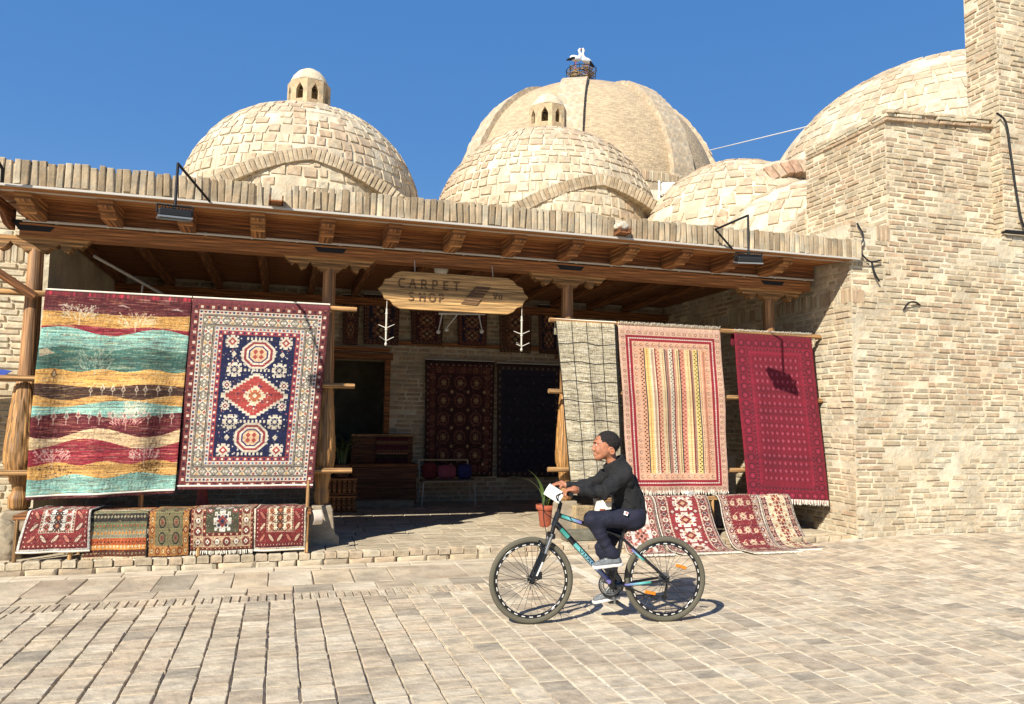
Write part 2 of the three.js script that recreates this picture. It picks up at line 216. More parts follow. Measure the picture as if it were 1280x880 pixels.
// ---------------------------------------------------------------- brick building on the right
const BP = ['#b59a74', '#bd9f79', '#b8a27d', '#c2a47e', '#c0a983', '#c6b18a', '#cab48e', '#c9b896', '#d0bf9b', '#d3c4a4'];
const brickVars = blocks(.27, .062, .05, .006, .008, 12, 31);
const brickMat = (c) => brickM(c);
{
  const b = thing('brick_building', 'tall sand-coloured brick building with rough coursed walls and a square pier', 'building', [WALLX, 0, FRONT]);
  const w = (g) => { g.translate(-WALLX, 0, -FRONT); return g; };
  mesh('wall', [box(WALLX + .01, 15, -.2, 4.5, -17, FRONT - .01)], M.mortar, b).geometry.translate(-WALLX, 0, -FRONT);
  mesh('upper_wall', w(extrude([[8.46, 4.4], [15, 4.4], [15, 6.5], [10.4, 6.42], [8.46, 6.26]], 1.81).translate(0, 0, -10.92)), M.mortar, b);
  mesh('pier', w(box(10.47, 14, 4.4, 11, -9.5, FRONT - .012)), M.mortar, b);
  const it = [];
  const erode = (x, y) => fbm(x * 1.3, y * 1.6, 3, 3) > .52;
  courses(it, { o: [WALLX, .02, FRONT], u: [1, 0, 0], n: [0, 0, 1], w: 5.2, h: 4.5, seed: 2, sag: .03, proud: .02, skip: (x, y) => erode(x, y) || (x < .24 && y > 3.33 && y < 3.56) || (x > .42 && x < .75 && y > 4.25) });
  courses(it, { o: [WALLX, .12, -14.4], u: [0, 0, 1], n: [-1, 0, 0], w: 14.4 + FRONT, h: 4.2, seed: 3, sag: .02, band: [3.24, 3.47], skip: (x, y) => fbm(x * 1.3, y * 1.6, 9, 3) > .56 });
  courses(it, { o: [8.45, 4.5, -9.1], u: [1, 0, 0], n: [0, 0, 1], w: 2.02, h: 1.95, seed: 4, sag: .03, proud: .02, skip: (x, y) => y > 1.78 + x * .08 || erode(x + 7, y) });
  courses(it, { o: [8.45, 4.2, -10.92], u: [0, 0, 1], n: [-1, 0, 0], w: 1.82, h: 2.06, seed: 5, proud: .02, skip: (x, y) => erode(x + 17, y) });
  courses(it, { o: [10.46, 4.5, FRONT], u: [1, 0, 0], n: [0, 0, 1], w: 2.4, h: 6, seed: 6, proud: .02, sag: .02 });
  courses(it, { o: [10.46, 4.5, -9.5], u: [0, 0, 1], n: [-1, 0, 0], w: .58, h: 6, seed: 7, proud: .018 });
  const F = frame([WALLX, 0, FRONT], [1, 0, 0], [0, 0, 1]), T = (x, y, z) => new THREE.Matrix4().makeTranslation(x, y, z);
  for (const [x, y, h] of [[.05, 3.46, .2], [.12, 3.46, .2], [.19, 3.46, .2], [.5, 4.4, .21], [.58, 4.4, .21], [.66, 4.4, .21]]) it.push({ m: F.clone().multiply(T(x, y, .004)), s: [.055, h, .05], t: 1 });
  // crumbling coping along the upper wall
  const R = rng(8); for (let k = 0; k < 3; k++) for (let x = 8.42; x < 10.4;) { const L = .2 + R() * .12; if (R() < .88) it.push({ m: frame([x + L / 2, 6.28 + (x - 8.45) * .07 + k * .06 - .09, -9.06 + R() * .03], [1, .05, 0], [0, 0, 1]), s: [L - .02, .045, .1], t: [3, 8, 6][k] }); x += L; }
  for (let k = 0; k < 3; k++) for (let z = -10.9; z < -9.1;) { const L = .2 + R() * .12; it.push({ m: frame([8.42 + R() * .02, 6.2 + k * .06 - .03, z + L / 2], [0, 0, 1], [-1, 0, 0]), s: [L - .02, .045, .1], t: [3, 8, 6][k] }); z += L; }
  pieces(b, 'brick', it, brickVars, BP, brickMat, 300, 21);
  mesh('capstones', w(extrude([[8.43, 6.26], [10.5, 6.44], [10.5, 6.5], [8.43, 6.33]], 1.78).translate(0, 0, -10.9)), M.mortar, b);
  // low wall with a sloping top running back from the corner above the eave
  const lw = thing('low_brick_wall', 'low brick wall with a sloping top behind the eave, below the pale domes', 'wall', [8.0, 4.0, -10.5]);
  const lg = extrude([[0, -.2], [2.4, -.2], [2.4, .6], [1.2, .85], [0, 1.35]], .3); lg.rotateY(Math.PI / 2); lg.translate(.46, 0, -.42); mesh('core', lg, M.mortar, lw);
  const li = []; courses(li, { o: [8.45, 3.95, -13.3], u: [0, 0, 1], n: [-1, 0, 0], w: 2.36, h: 1.5, seed: 12, proud: .02, skip: (x, y) => y > (x < 1.2 ? lerp(.62, .87, x / 1.2) : lerp(.87, 1.37, (x - 1.2) / 1.2)) });
  pieces(lw, 'brick', li, brickVars, BP, brickMat, 160, 22);
  // cables and pipe on the wall
  tag(mesh('wall_cable', tube([[10.36, 6.45, FRONT + .03], [10.5, 6.36, FRONT + .04], [10.6, 5.8, FRONT + .04], [10.68, 5.2, FRONT + .04], [10.78, 4.72, FRONT + .05], [10.95, 4.6, FRONT + .05]], .016, 30), M.black), 'black cable running down the face of the brick pier', 'cable');
  tag(mesh('iron_rod', [bar([10.42, 4.6, FRONT + .05], [11.6, 4.62, FRONT + .05], .03), bar([10.43, 4.6, FRONT - .02], [10.43, 4.6, FRONT + .05], .02), bar([11.2, 4.61, FRONT - .02], [11.2, 4.61, FRONT + .05], .02)], M.iron), 'black iron rod fixed across the foot of the brick pier', 'rod');
  tag(mesh('broken_cable', [tube([[7.72, 4.5, FRONT + .03], [7.8, 4.3, FRONT + .06], [7.74, 4.12, FRONT + .05], [7.9, 3.96, FRONT + .05], [8.1, 3.99, FRONT + .04]], .012, 24), tube([[7.95, 3.95, FRONT + .04], [7.98, 3.8, FRONT + .05], [8.06, 3.68, FRONT + .05]], .014, 10)], M.black), 'loose black cable dangling at the wall corner beside the eave', 'cable');
  tag(mesh('iron_hook', [tube([[8.5, 3.3, FRONT + .01], [8.55, 3.4, FRONT + .06], [8.68, 3.42, FRONT + .05], [8.8, 3.39, FRONT + .01]], .013, 16)], M.iron), 'small rusty iron hook sticking out of the brick wall', 'hook');
}

// ---------------------------------------------------------------- domes
const DP = ['#bfa37d', '#c5a983', '#c9ad88', '#c6b08b', '#ceb792', '#d2be9a', '#d3c2a0', '#d7c7a7', '#dacbad'];
const domeVars = blocks(.27, .25, .05, .006, .02, 12, 41);
function domeShell(R, yc, base, seg = 64, sharp = .04) { const p = []; for (let i = 0; i <= 36; i++) { const a = i / 36 * Math.PI / 2; p.push([Math.max(.0001, R * Math.cos(a)), yc + R * Math.sin(a) * (1 + sharp * Math.sin(a) ** 6)]); } return boxUV(lathe([[R, base], ...p], seg)); }
function domeBricks(it, c, R, yc, { ymin, size = .24, seed = 1, keep = .93, face = -.35, sharp = .04, clip }) {
  const Q = rng(seed);
  for (let s = 0; s < Math.PI / 2 * R - .5;) {
    const h = size * (.85 + Q() * .3), a = (s + h / 2) / R, r = R * Math.cos(a), y = yc + R * Math.sin(a) * (1 + sharp * Math.sin(a) ** 6); s += h; if (y < ymin) continue;
    for (let t = Q(), n = 2 * Math.PI + t; t < n - .1 / r;) {
      const L = size * (.75 + Q() * .6), th = t + L / 2 / r; t += L / r;
      const nx = Math.sin(th), nz = Math.cos(th); if (nz < face || Q() > keep) continue;
      const p = [c[0] + nx * r, y, c[1] + nz * r]; if (clip && clip(...p)) continue;
      const N = [nx * Math.cos(a), Math.sin(a), nz * Math.cos(a)];
      it.push({ m: frame(p, [nz, 0, -nx], N).multiply(new THREE.Matrix4().makeTranslation(0, (Q() - .5) * .05, -.012 + (Q() - .5) * .012)).multiply(new THREE.Matrix4().makeRotationZ((Q() - .5) * .14)), s: [L - .035 - Q() * .04, h - .03 - Q() * .04, .05], tn: clamp(fbm(p[0] * .8, y * .8, p[2] * .8, 3) + .5) * .5 + Q() * .5 });
    }
  }
}
const archVars = blocks(.09, .26, .9, .008, .004, 6, 47);
function archBand(it, c, apexY, half, drop, z, seed) { // brick-on-edge arch standing on the dome's flank
  const Q = rng(seed), n = 22;
  for (const sgn of [-1, 1]) for (let k = 0; k < n; k++) {
    const t = (k + .5) / n, x = sgn * half * t, y = apexY - drop * (.42 * t + .58 * t * t), sl = -drop * (.42 + 1.16 * t) / half * sgn, L = Math.hypot(1, sl);
    it.push({ m: frame([c + x, y, z - .25 * t * t + (Q() - .5) * .008], [1 / L, sl / L, 0], [0, 0, 1]), s: [half / n * L * .93, .25 + Q() * .015, .9] });
  }
}
function lantern(parent, cx, y0, cz, w = .45, h = .74) { // octagonal lantern with arched openings and a little cupola
  const L = new THREE.Group(); L.name = 'lantern'; L.position.set(cx, y0, cz); L.rotation.y = .28; parent.add(L);
  const side = 2 * w * Math.tan(Math.PI / 8), a = []; for (let k = 0; k <= 8; k++) { const t = k / 8; a.push([-.085 + .17 * t, t === .5 ? .66 : .5 + .12 * Math.sin(t * Math.PI)]); }
  const hole = [[-.085, .28], [.085, .28], ...a.reverse()], g = extrude([[-side / 2, 0], [side / 2, 0], [side / 2, h], [-side / 2, h]], .09, 0, [hole]);
  const lm = brickM('#cbb28b'), pm = plasterM('#d8c6a3');
  for (let k = 0; k < 8; k++) { const o = mesh('panel', g, lm, L); o.rotation.y = k * Math.PI / 4; o.position.set(Math.sin(k * Math.PI / 4) * (w - .09), 0, Math.cos(k * Math.PI / 4) * (w - .09)); }
  mesh('cupola', boxUV(lathe([[.0001, h + .4], [.14, h + .38], [.27, h + .3], [.37, h + .18], [.43, h + .05], [.445, h - .01], [.25, h - .02]], 28)), pm, L);
  mesh('floor', boxUV(new THREE.CylinderGeometry(w * .9, w * .9, .05, 8).translate(0, .12, 0)), pm, L);
  return L;
}
for (const [cx, cz, R, yc, label, seed, ax, apexY, sharp] of [[.33, -18, 2.7, 6.12, 'pale brick dome with a lantern on top, standing apart behind the left of the eave', 51, .4, 6.95, -.06], [6.2, -18, 2.85, 6.1, 'rough-bricked dome with a lantern, in front of the great dome', 52, 6.55, 7.02, -.03]]) {
  const d = thing('brick_dome', label, 'dome', [cx, 4.1, cz]);
  mesh('shell', domeShell(R - .03, yc - 4.1, .02, 64, sharp), M.domeMortar, d);
  mesh('niche', boxUV(new THREE.SphereGeometry(1.6, 40, 24)).translate(ax - cx, apexY - 1.95 - 4.1, 1.5), M.domeMortar, d);
  const it = []; domeBricks(it, [cx, cz], R, yc, { ymin: 5.9, seed, keep: .9, sharp });
  const nIt = []; domeBricks(nIt, [ax, cz + 1.5], 1.62, apexY - 1.95, { ymin: 5.6, seed: seed + 9, size: .22, face: .05, sharp: 0 }); it.push(...nIt);
  const ai = []; archBand(ai, ax, apexY - .12, 1.9, .78, cz + R - .02, seed + 3);
  pieces(d, 'brick', it, domeVars, DP, brickMat, 300, seed); pieces(d, 'arch_brick', ai, archVars, ['#bfa883', '#b59d78', '#c8b28d'], brickMat, 60, seed);
  lantern(d, .03, yc + R * (1 + sharp) - 4.1 - .09, 0);
}
{
  // great dome behind, with eight raised ribs, on a drum
  const cx = 11.6, cz = -29, R = 5.45, yc = 9.8, d = thing('great_dome', 'large smooth brick dome with raised ribs, storks nest on its top', 'dome', [cx, 4, cz]);
  const rowTex = (() => { const R2 = rng(4), n = tnoise(8, 6, 6, 5), rows = 64, cols = 24, off = [], tone = []; for (let j = 0; j < rows; j++) { off.push(R2()); tone.push(Array.from({ length: cols }, () => .8 + R2() * .2)); } return dataTex(tile(512, 512, (u, v) => { const j = Math.floor(v * rows), fv = v * rows - j, x = ((u + off[j]) % 1) * cols, i = Math.floor(x), m = (fv < .2 || x - i < .06 ? .93 : tone[j][i]) * (.86 + .14 * n(u, v)); return [m, m * .975, m * .93]; }), 512, 512, [.22, .22]); })();
  const gm = mat(dusty('#cdb897', .1), .95, { map: rowTex, bumpMap: G.bRough, bumpScale: .02 });
  const p = []; for (let i = 0; i <= 40; i++) { const a = i / 40 * Math.PI / 2; p.push([Math.max(.0001, R * Math.cos(a) ** .94), yc + R * Math.sin(a) - 4]); }
  const sg = lathe([[R, 5.6], ...p], 96); { const uv = sg.attributes.uv; for (let i = 0; i < uv.count; i++) uv.setXY(i, uv.getX(i) * 36, uv.getY(i) * 12); } mesh('shell', sg, gm, d);
  const ribG = []; for (let k = 0; k < 8; k++) { // meridian ribs
    const P = [], I = [], a0 = -.16, th0 = k * Math.PI / 4 + .305, n = 40;
    for (let i = 0; i <= n; i++) { const a = lerp(.06, 1.16, i / n), cw = .5 * (1 - .1 * i / n) * (i > n - 2 ? .85 : 1), rr = R * Math.cos(a) ** .94, y = yc + R * Math.sin(a) - 4, o = (.17 + .05 * hash(i, k, 3)) * (1 - sstep(.8, 1, i / n)) + .01; for (const [s, e] of [[-1, -.1], [-1, o], [1, o], [1, -.1]]) { const th = th0 + s * cw / Math.max(rr, .9), q = rr + e * Math.cos(a); P.push(Math.sin(th) * q, y + e * Math.sin(a), Math.cos(th) * q); } }
    for (let i = 0; i < n; i++) for (let s = 0; s < 3; s++) { const a = i * 4 + s, b = a + 4; I.push(a, a + 1, b, b, a + 1, b + 1); } I.push(n * 4, n * 4 + 1, n * 4 + 2, n * 4, n * 4 + 2, n * 4 + 3);
    let g = new THREE.BufferGeometry(); g.setAttribute('position', new THREE.Float32BufferAttribute(P, 3)); g.setIndex(I); g = g.toNonIndexed(); g.computeVertexNormals(); mesh('rib', boxUV(g), brickM(dusty('#c9b390')), d);
  }
  mesh('drum', boxUV(new THREE.CylinderGeometry(5.65, 5.8, 6.1, 80)).translate(0, 3.0, 0), brickM(dusty('#b7a280')), d);
  const it = []; const Q = rng(3); for (let k = 0; k < 190; k++) { const th = -1.5 + k / 190 * 3.0; it.push({ m: frame([cx + Math.sin(th) * 5.7, 10.02 + (Q() - .5) * .02, cz + Math.cos(th) * 5.7], [Math.cos(th), 0, -Math.sin(th)], [Math.sin(th), 0, Math.cos(th)]), s: [.075, .34, .12] }); }
  pieces(d, 'edge_brick', it, brickVars, BP, brickMat, 120, 44);
  const pl = mesh('ledge', boxUV(new THREE.CylinderGeometry(8.2, 9.4, 1.2, 60)).translate(0, 4.1, 0), M.domeMortar, d);
}
{
  // nest with two stork figures
  const top = [11.5, 15.2, -29], n = thing('stork_nest', 'round nest of twigs in an iron frame on top of the great dome', 'nest', top), R = rng(91), tw = [];
  for (let k = 0; k < 150; k++) { const a = R() * 6.283, r = .3 + R() * .28, y = .58 + R() * .45, b = a + .5 + R() * .7; tw.push(bar([Math.cos(a) * r, y, Math.sin(a) * r], [Math.cos(b) * (r + R() * .08), y + (R() - .4) * .2, Math.sin(b) * (r + .05)], .024, .012, 5)); }
  const t = mesh('twigs', tw, mat('#8a7454', .95), n); t.userData.kind = 'stuff';
  const fr = []; for (let k = 0; k < 9; k++) { const a = k / 9 * 6.283; fr.push(bar([Math.cos(a) * .55, -.05, Math.sin(a) * .55], [Math.cos(a) * .64, 1.06, Math.sin(a) * .64], .014)); } for (const [y, r] of [[.5, .57], [1.0, .62]]) fr.push(new THREE.TorusGeometry(r, .015, 6, 30).rotateX(Math.PI / 2).translate(0, y, 0));
  mesh('frame', fr, M.iron, n);
  const body = nets(uni([ell([.02, .62, 0], [.26, .13, .12]), cap([-.14, .66, 0], [-.22, .84, 0], .085, .045), cap([-.22, .84, 0], [-.16, 1.0, 0], .045, .04), cap([-.16, 1.0, 0], [-.2, 1.06, 0], .04, .055)], .06), [-.4, .4, -.25], [.4, 1.2, .25], .02);
  const sm = mat('#dcd9d2', .7), bk = mat('#131313', .7), red = mat('#a33a24', .6);
  const wing = nets(uni([cap([.12, .6, .05], [.42, .48, .04], .07, .025), cap([.12, .6, -.05], [.42, .48, -.04], .07, .025)], .03), [0, .35, -.2], [.52, .75, .2], .02);
  for (const [dx, dz, ry, label] of [[-.3, .1, Math.PI + .15, 'white stork figure with dark tail at the nest, tail drooping to one side'], [.2, .05, .35, 'white stork figure with upright body and hanging dark wings on the nest']]) {
    const s = thing('stork', label, 'stork', [top[0] + dx, top[1] + .82, top[2] + dz], ry, 'storks on the nest');
    mesh('body', body, sm, s); mesh('wing', wing, bk, s); mesh('bill', bar([-.23, 1.06, 0], [-.42, 1.0, 0], .02, .006, 6), red, s);
    for (const z of [-.05, .05]) mesh('leg', bar([.02, .03, z], [.02, .54, z], .014, .014, 6), red, s);
  }
}
{
  // right-hand domes
  const bigger = thing('corner_dome', 'broad pale dome rising behind the tall brick wall and pier', 'dome', [18, 4, -17]);
  mesh('shell', domeShell(5.47, 2.48, 0, 80, -.02), M.domeMortar, bigger);
  const it = []; domeBricks(it, [18, -17], 5.5, 6.48, { ymin: 6.2, seed: 61, size: .36, keep: .8, face: -.2, sharp: -.02, clip: (x, y, z) => x > 20.5 || (x > 14 && y < 7) });
  pieces(bigger, 'brick', it, domeVars, DP, brickMat, 300, 62);
  const low = thing('small_dome', 'small low dome of pale stones between the great dome and the brick wall', 'dome', [9.75, 4, -15]);
  mesh('shell', domeShell(2.22, 1.3, 0, 60, 0), M.domeMortar, low);
  const i2 = []; domeBricks(i2, [9.75, -15], 2.25, 5.3, { ymin: 4.6, seed: 63, size: .27, keep: .75, sharp: 0 });
  pieces(low, 'brick', i2, domeVars, DP, brickMat, 300, 64);
  const sq = thing('half_dome', 'small half dome with wires over it under a reddish brick arch', 'dome', [10.1, 4, -12.9]);
  mesh('shell', domeShell(2.05, .45, 0, 60, 0), M.domeMortar, sq);
  const i3 = []; domeBricks(i3, [10.1, -12.9], 2.08, 4.45, { ymin: 4.3, seed: 65, size: .3, keep: .6, sharp: 0 });
  pieces(sq, 'brick', i3, domeVars, DP, brickMat, 200, 66);
  const bd = thing('brick_arch', 'band of reddish bricks arching over the small half dome', 'arch', [10.6, 5.4, -13.6]);
  mesh('core', boxUV(new THREE.TorusGeometry(2.5, .3, 8, 40, Math.PI)).translate(0, -.9, -.1), M.domeMortar, bd);
  const Q = rng(6), i4 = []; for (let k = 0; k < 38; k++) { const a = Math.PI * (k + .5) / 38, r = 2.55; i4.push({ m: frame([10.6 + Math.cos(a) * r, 4.5 + Math.sin(a) * r, -13.3], [-Math.sin(a), Math.cos(a), 0], [Math.cos(a) * .45, Math.sin(a) * .45, .9]), s: [.17, .3 + Q() * .06, .2] }); }
  pieces(bd, 'brick', i4, blocks(.17, .34, .2, .012, .012, 6, 49), ['#c6a884', '#cbb08c', '#c29c78', '#cfb693', '#bd9370'], brickMat, 60, 67);
  tag(mesh('roof_wire', [tube([[8.6, 5.0, -11.6], [9.1, 5.6, -11.5], [9.6, 5.95, -11.3], [9.75, 6.02, -11.0], [8.46, 6.0, -10.6]].slice(0, 4), .014, 30), tube([[8.7, 4.8, -11.3], [9.3, 5.3, -11.1], [9.8, 5.6, -10.9]], .014, 24)], M.black), 'two thin dark wires lying over the small half dome', 'wire');
  tag(mesh('overhead_wire', bar([15.98, 12.56, -27], [13.85, 9.95, -17.75], .016, .016, 6), mat('#d8d4cc', .6)), 'pale overhead wire strung across the sky between two domes', 'wire');
  const fl = thing('roof_floodlight', 'white floodlight on a post between the great dome and the small dome', 'floodlight', [9.88, 7.2, -19]);
  mesh('post', bar([0, -2.92, 0], [0, 1.15, 0], .035), M.white, fl); mesh('head', rbox(.4, .34, .12, .02).rotateZ(.1).translate(.28, .95, .02), M.white, fl); mesh('bracket', poly([[0, .75, 0], [.3, .5, 0], [.5, .62, 0]], .03), M.iron, fl);
}
{ // flat roof of the bazaar hall below the domes
  const r = thing('bazaar_hall', 'flat roofed brick hall carrying the domes behind the shop', 'building', [4, 0, -15]);
  mesh('roof', boxUV(new THREE.BoxGeometry(30, .5, 24)).translate(3, 4.05, -12.1), M.domeMortar, r);
  mesh('rear_wall', boxUV(new THREE.BoxGeometry(30, 4, 20.5)).translate(3, 1.9, -13.85), M.mortar, r);
}
// ---------------------------------------------------------------- shop: walls, canopy roof, parapet
const XL = -3.1, EAVE = -8.82;
{
  const wl = thing('side_brick_wall', 'sunlit brick wall beyond the carved post at the open end of the canopy', 'wall', [-5, 0, -11]);
  mesh('core', boxUV(new THREE.BoxGeometry(4.1, 4.4, .4)).translate(0, 2.0, -.22), M.mortar, wl);
  const it = []; courses(it, { o: [-5.4, .1, -11], u: [1, 0, 0], n: [0, 0, 1], w: 2.42, h: 4.1, seed: 71, band: [3.45, 3.7] });
  pieces(wl, 'brick', it, brickVars, BP, brickMat, 120, 72);
  const sw = thing('shop_building', 'shaded brick shop front behind the canopy with a dark doorway', 'building', [2.3, PLAT, -14.45]);
  // back wall with a doorway
  const g = extrude([[-5.3, -.1], [-1.4, -.1], [-1.4, 2.6], [-.42, 2.6], [-.42, -.1], [5.3, -.1], [5.3, 3.925], [-5.3, 3.925]], .4).translate(0, 0, -.42); mesh('wall', g, M.mortar, sw);
  mesh('side_wall', boxUV(new THREE.BoxGeometry(.2, 4, 4.0)).translate(-5.15, 1.9, 2.0), M.mortar, sw);
  mesh('inner_room', [box(-3.2, -3.0, -.1, 3.0, -3.6, -.42), box(1.2, 1.4, -.1, 3.0, -3.6, -.42), box(-3.2, 1.4, -.1, 3.0, -3.8, -3.6), box(-3.2, 1.4, 3.0, 3.15, -3.8, -.42), box(-3.2, 1.4, -.2, -.1, -3.8, -.42)], plasterM('#bfae8e'), sw);
  mesh('door_frame', [box(-1.48, -1.38, -.02, 2.66, -.05, .05), box(-.46, -.36, -.02, 2.66, -.05, .05), box(-1.52, -.32, 2.6, 2.72, -.055, .055)], M.woodDark, sw);
  mesh('ledge', [box(-5, -.4, 2.74, 2.82, .0, .14), box(-.4, 2.9, 2.9, 2.96, .0, .12), box(2.9, 5.3, 2.74, 2.81, 0, .14)], M.woodMid, sw);
  mesh('threshold', [rbox(1.25, .13, .3, .02).translate(-.65, .06, .9)], stoneM('#8d7f68'), sw);
  const bi = []; courses(bi, { o: [-2.8, PLAT, -14.45], u: [1, 0, 0], n: [0, 0, 1], w: 10.4, h: 3.86, seed: 73, skip: (x, y) => (x > 3.62 && x < 4.78 && y < 2.75) });
  pieces(sw, 'brick', bi, brickVars, BP.slice(0, 6), brickMat, 200, 74);
}
const canopy = thing('canopy_roof', 'long timber canopy with carved brackets and a parapet of upright bricks', 'canopy', [2.25, 3.5, -9.7]);
{
  const B = (name, g, m) => { g.translate(-2.25, -3.5, 9.7); return mesh(name, g, m, canopy); };
  B('roof_slab', box(XL, WALLX - .02, 4.06, 4.14, -15.09, EAVE - .21), M.mortar);
  B('parapet_core', box(XL, WALLX + .06, 3.985, 4.2, EAVE - .2, EAVE - .03), M.mortar);
  B('drip_edge', box(XL - .02, WALLX + .08, 3.955, 3.978, EAVE - .22, EAVE + .008), M.pipe);
  const R = rng(5), it = []; for (let x = XL; x < WALLX + .06; x += .0785) { const gap = (x > -.2 && x < -.06) || (x > 3.96 && x < 4.12); if (gap) continue; it.push({ m: frame([x + .039, 4.11 + (R() - .5) * .03, EAVE - .004 + (R() - .5) * .026], [1, (R() - .5) * .09, (R() - .5) * .08], [0, 0, 1]), s: [.058 + R() * .014, .25 + R() * .03, .1] }); }
  pieces(canopy, 'parapet_brick', it, blocks(.07, .27, .1, .006, .007, 12, 81), ['#b7a17c', '#a68f6a', '#c4b08c', '#b29c78', '#bba581', '#9f8865', '#cbb894'], brickMat, 300, 82);
  // soffit boards
  for (let k = 0; k < 5; k++) B('soffit_board', boxUV(new THREE.BoxGeometry(WALLX - .03 - XL, .016, .163)).rotateX(.075).translate((WALLX - .03 + XL) / 2, 3.953 + (k + .5) * .0128, EAVE - .02 - (k + .5) * .17), woodM(['#e0913e', '#d88838', '#e69a48', '#d68434', '#cc7a2e'][k]));
  B('fascia_board', box(-2.8, WALLX - .04, 3.79, 4.012, -9.69, -9.66), M.woodDark);
  B('beam', boxUV(box(-2.85, 7.5, 3.625, 3.785, -9.86, -9.64)), M.woodMid);
  B('beam_trim', box(-2.85, 7.5, 3.74, 3.762, -9.637, -9.622), M.wood);
  B('rear_beam', box(-2.9, WALLX - .03, 3.72, 3.86, -14.4, -14.22), M.woodDark);
  for (let k = 0; k < 14; k++) { // brackets carry on as rafters to the back wall
    const x = -2.66 + k * .777, g = extrude([[0, 3.955], [0, 3.885], [-.02, 3.87], [-.09, 3.87], [-.11, 3.845], [-.105, 3.83], [-.2, 3.825], [-.23, 3.79], [-.62, 3.79], [-.62, 4.0]], .15, .005);
    g.rotateY(-Math.PI / 2); g.translate(x + .075, 0, -9.02); if (x < 7.3) B('bracket', g, woodM(k % 3 === 0 ? '#c98844' : k % 3 === 1 ? '#bd7a3a' : '#b37236'));
    if (x < 7.4) B('rafter', boxUV(new THREE.BoxGeometry(4.6, .14, .11)).rotateY(Math.PI / 2).translate(x, 3.945, -12.05), M.woodRed);
  }
  for (let k = 0; k < 22; k++) B('ceiling_board', boxUV(new THREE.BoxGeometry(WALLX - XL - .06, .016, .196)).translate((WALLX + XL) / 2, 4.03 + (k % 2) * .003, -9.95 - k * .208), k % 3 ? M.woodRed : M.woodDark);
  // end brackets towards the open side
  B('end_trim', extrude([[0, 3.94], [-.9, 3.94], [-.9, 3.7], [-.7, 3.72], [-.55, 3.8], [-.3, 3.84], [0, 3.86]], .06).rotateY(-Math.PI / 2).translate(-2.93, 0, EAVE - .05), M.woodDark);
}
const pipe = tag(mesh('conduit_pipe', [bar([-2.82, 3.79, -9.625], [7.55, 3.795, -9.625], .016), ...Array.from({ length: 20 }, (_, k) => bar([-2.5 + k * .52, 3.79, -9.625], [-2.47 + k * .52, 3.79, -9.625], .021))], M.pipe), 'long pale conduit pipe running along the canopy beam', 'pipe');
{
  const sp = (x, label) => { const t = thing('roof_spout', label, 'spout', [x, 4.0, EAVE]); mesh('channel', [box(-.07, .07, 0, .015, -.1, .16), box(-.075, -.06, 0, .07, -.1, .16), box(.06, .075, 0, .07, -.1, .16)], M.woodDark, t); return t; };
  sp(-.13, 'wooden rain spout in the parapet gap near the standing-apart dome'); const s2 = sp(4.04, 'rain spout with a pale stone lump in the parapet gap beyond the shop sign'); mesh('stone', nets((x, y, z) => ell([0, .1, .04], [.1, .06, .08])(x, y, z) + .02 * fbm(x * 20, y * 20, z * 20, 2), [-.16, -.02, -.1], [.16, .2, .18], .015), stoneM('#c9bda6'), s2);
}
// posts: stone plinth, carved bulb, slender shaft, scalloped capital
function post(x, label, big) {
  const t = thing('carved_post', label, 'post', [x, PLAT, -9.75], 0);
  const st = stoneM('#a3937a');
  mesh('plinth', extrude([[-.2, 0], [.2, 0], [.2, .09], [.15, .13], [.12, .42], [.1, .46], [-.1, .46], [-.12, .42], [-.15, .13], [-.2, .09]], .26, .012).translate(0, 0, -.13), st, t);
  const k = big ? 1.25 : 1, prof = [[.06, .46], [.085 * k, .5], [.09 * k, .6], [.075, .68], [.085, .74], [.115 * k, .84], [.145 * k, 1.0], [.148 * k, 1.12], [.135 * k, 1.35], [.118 * k, 1.6], [.1 * k, 1.82], [.092, 1.9]];
  const g = lathe(prof.flatMap((p, i) => i < prof.length - 1 ? [0, 1, 2, 3].map((s) => [lerp(p[0], prof[i + 1][0], s / 4), lerp(p[1], prof[i + 1][1], s / 4)]) : [p]), 72), P = g.attributes.position;
  for (let i = 0; i < P.count; i++) { const X = P.getX(i), Y = P.getY(i), Z = P.getZ(i), a = Math.atan2(X, Z), r = Math.hypot(X, Z); if (Y < .8) continue; const c = Math.sin(a * 4 + Y * 9) * Math.sin(a * 4 - Y * 9), e = .012 * sstep(.1, .35, Math.abs(c)) * sstep(.8, .95, Y) - .012; P.setXYZ(i, X * (r + e) / r, Y, Z * (r + e) / r); }
  g.computeVertexNormals(); { const uv = g.attributes.uv; for (let i = 0; i < uv.count; i++) uv.setXY(i, P.getY(i), uv.getX(i) * 1.2); }
  mesh('carved_bulb', g, woodM('#cf9346', .6), t);
  const sh = lathe([[.088, 1.88], [.095, 1.93], [.09, 2.2], [.084, 2.8], [.076, 3.36], [.0001, 3.37]], 24), uv = sh.attributes.uv, Q = sh.attributes.position; for (let i = 0; i < uv.count; i++) uv.setXY(i, Q.getY(i), uv.getX(i) * .6);
  mesh('shaft', sh, woodM('#c2894c', .65), t);
  const h = [[0, -.02], [.1, -.03], [.15, .025], [.2, .035], [.24, .075], [.29, .0], [.34, -.025], [.37, .045], [.42, .06], [.45, .03], [.5, .09], [.55, .135]];
  mesh('capital', extrude([...h, ...h.slice(1).reverse().map(([a, b]) => [-a, b])], .13, .006).translate(0, 3.36, -.065), woodM('#c08a48'), t);
  mesh('iron_strap', extrude([[-.24, 3.665], [.24, 3.665], [.15, 3.55], [-.15, 3.55]], .008).translate(0, 0, .117), M.iron, t);
  return t;
}
post(-2.7, 'thick carved post with a heart motif bulb at the open end of the canopy', true);
post(.52, 'slender carved post between the navy rug and the shop entrance', false);
post(3.68, 'carved post behind the beige checked rug', false);
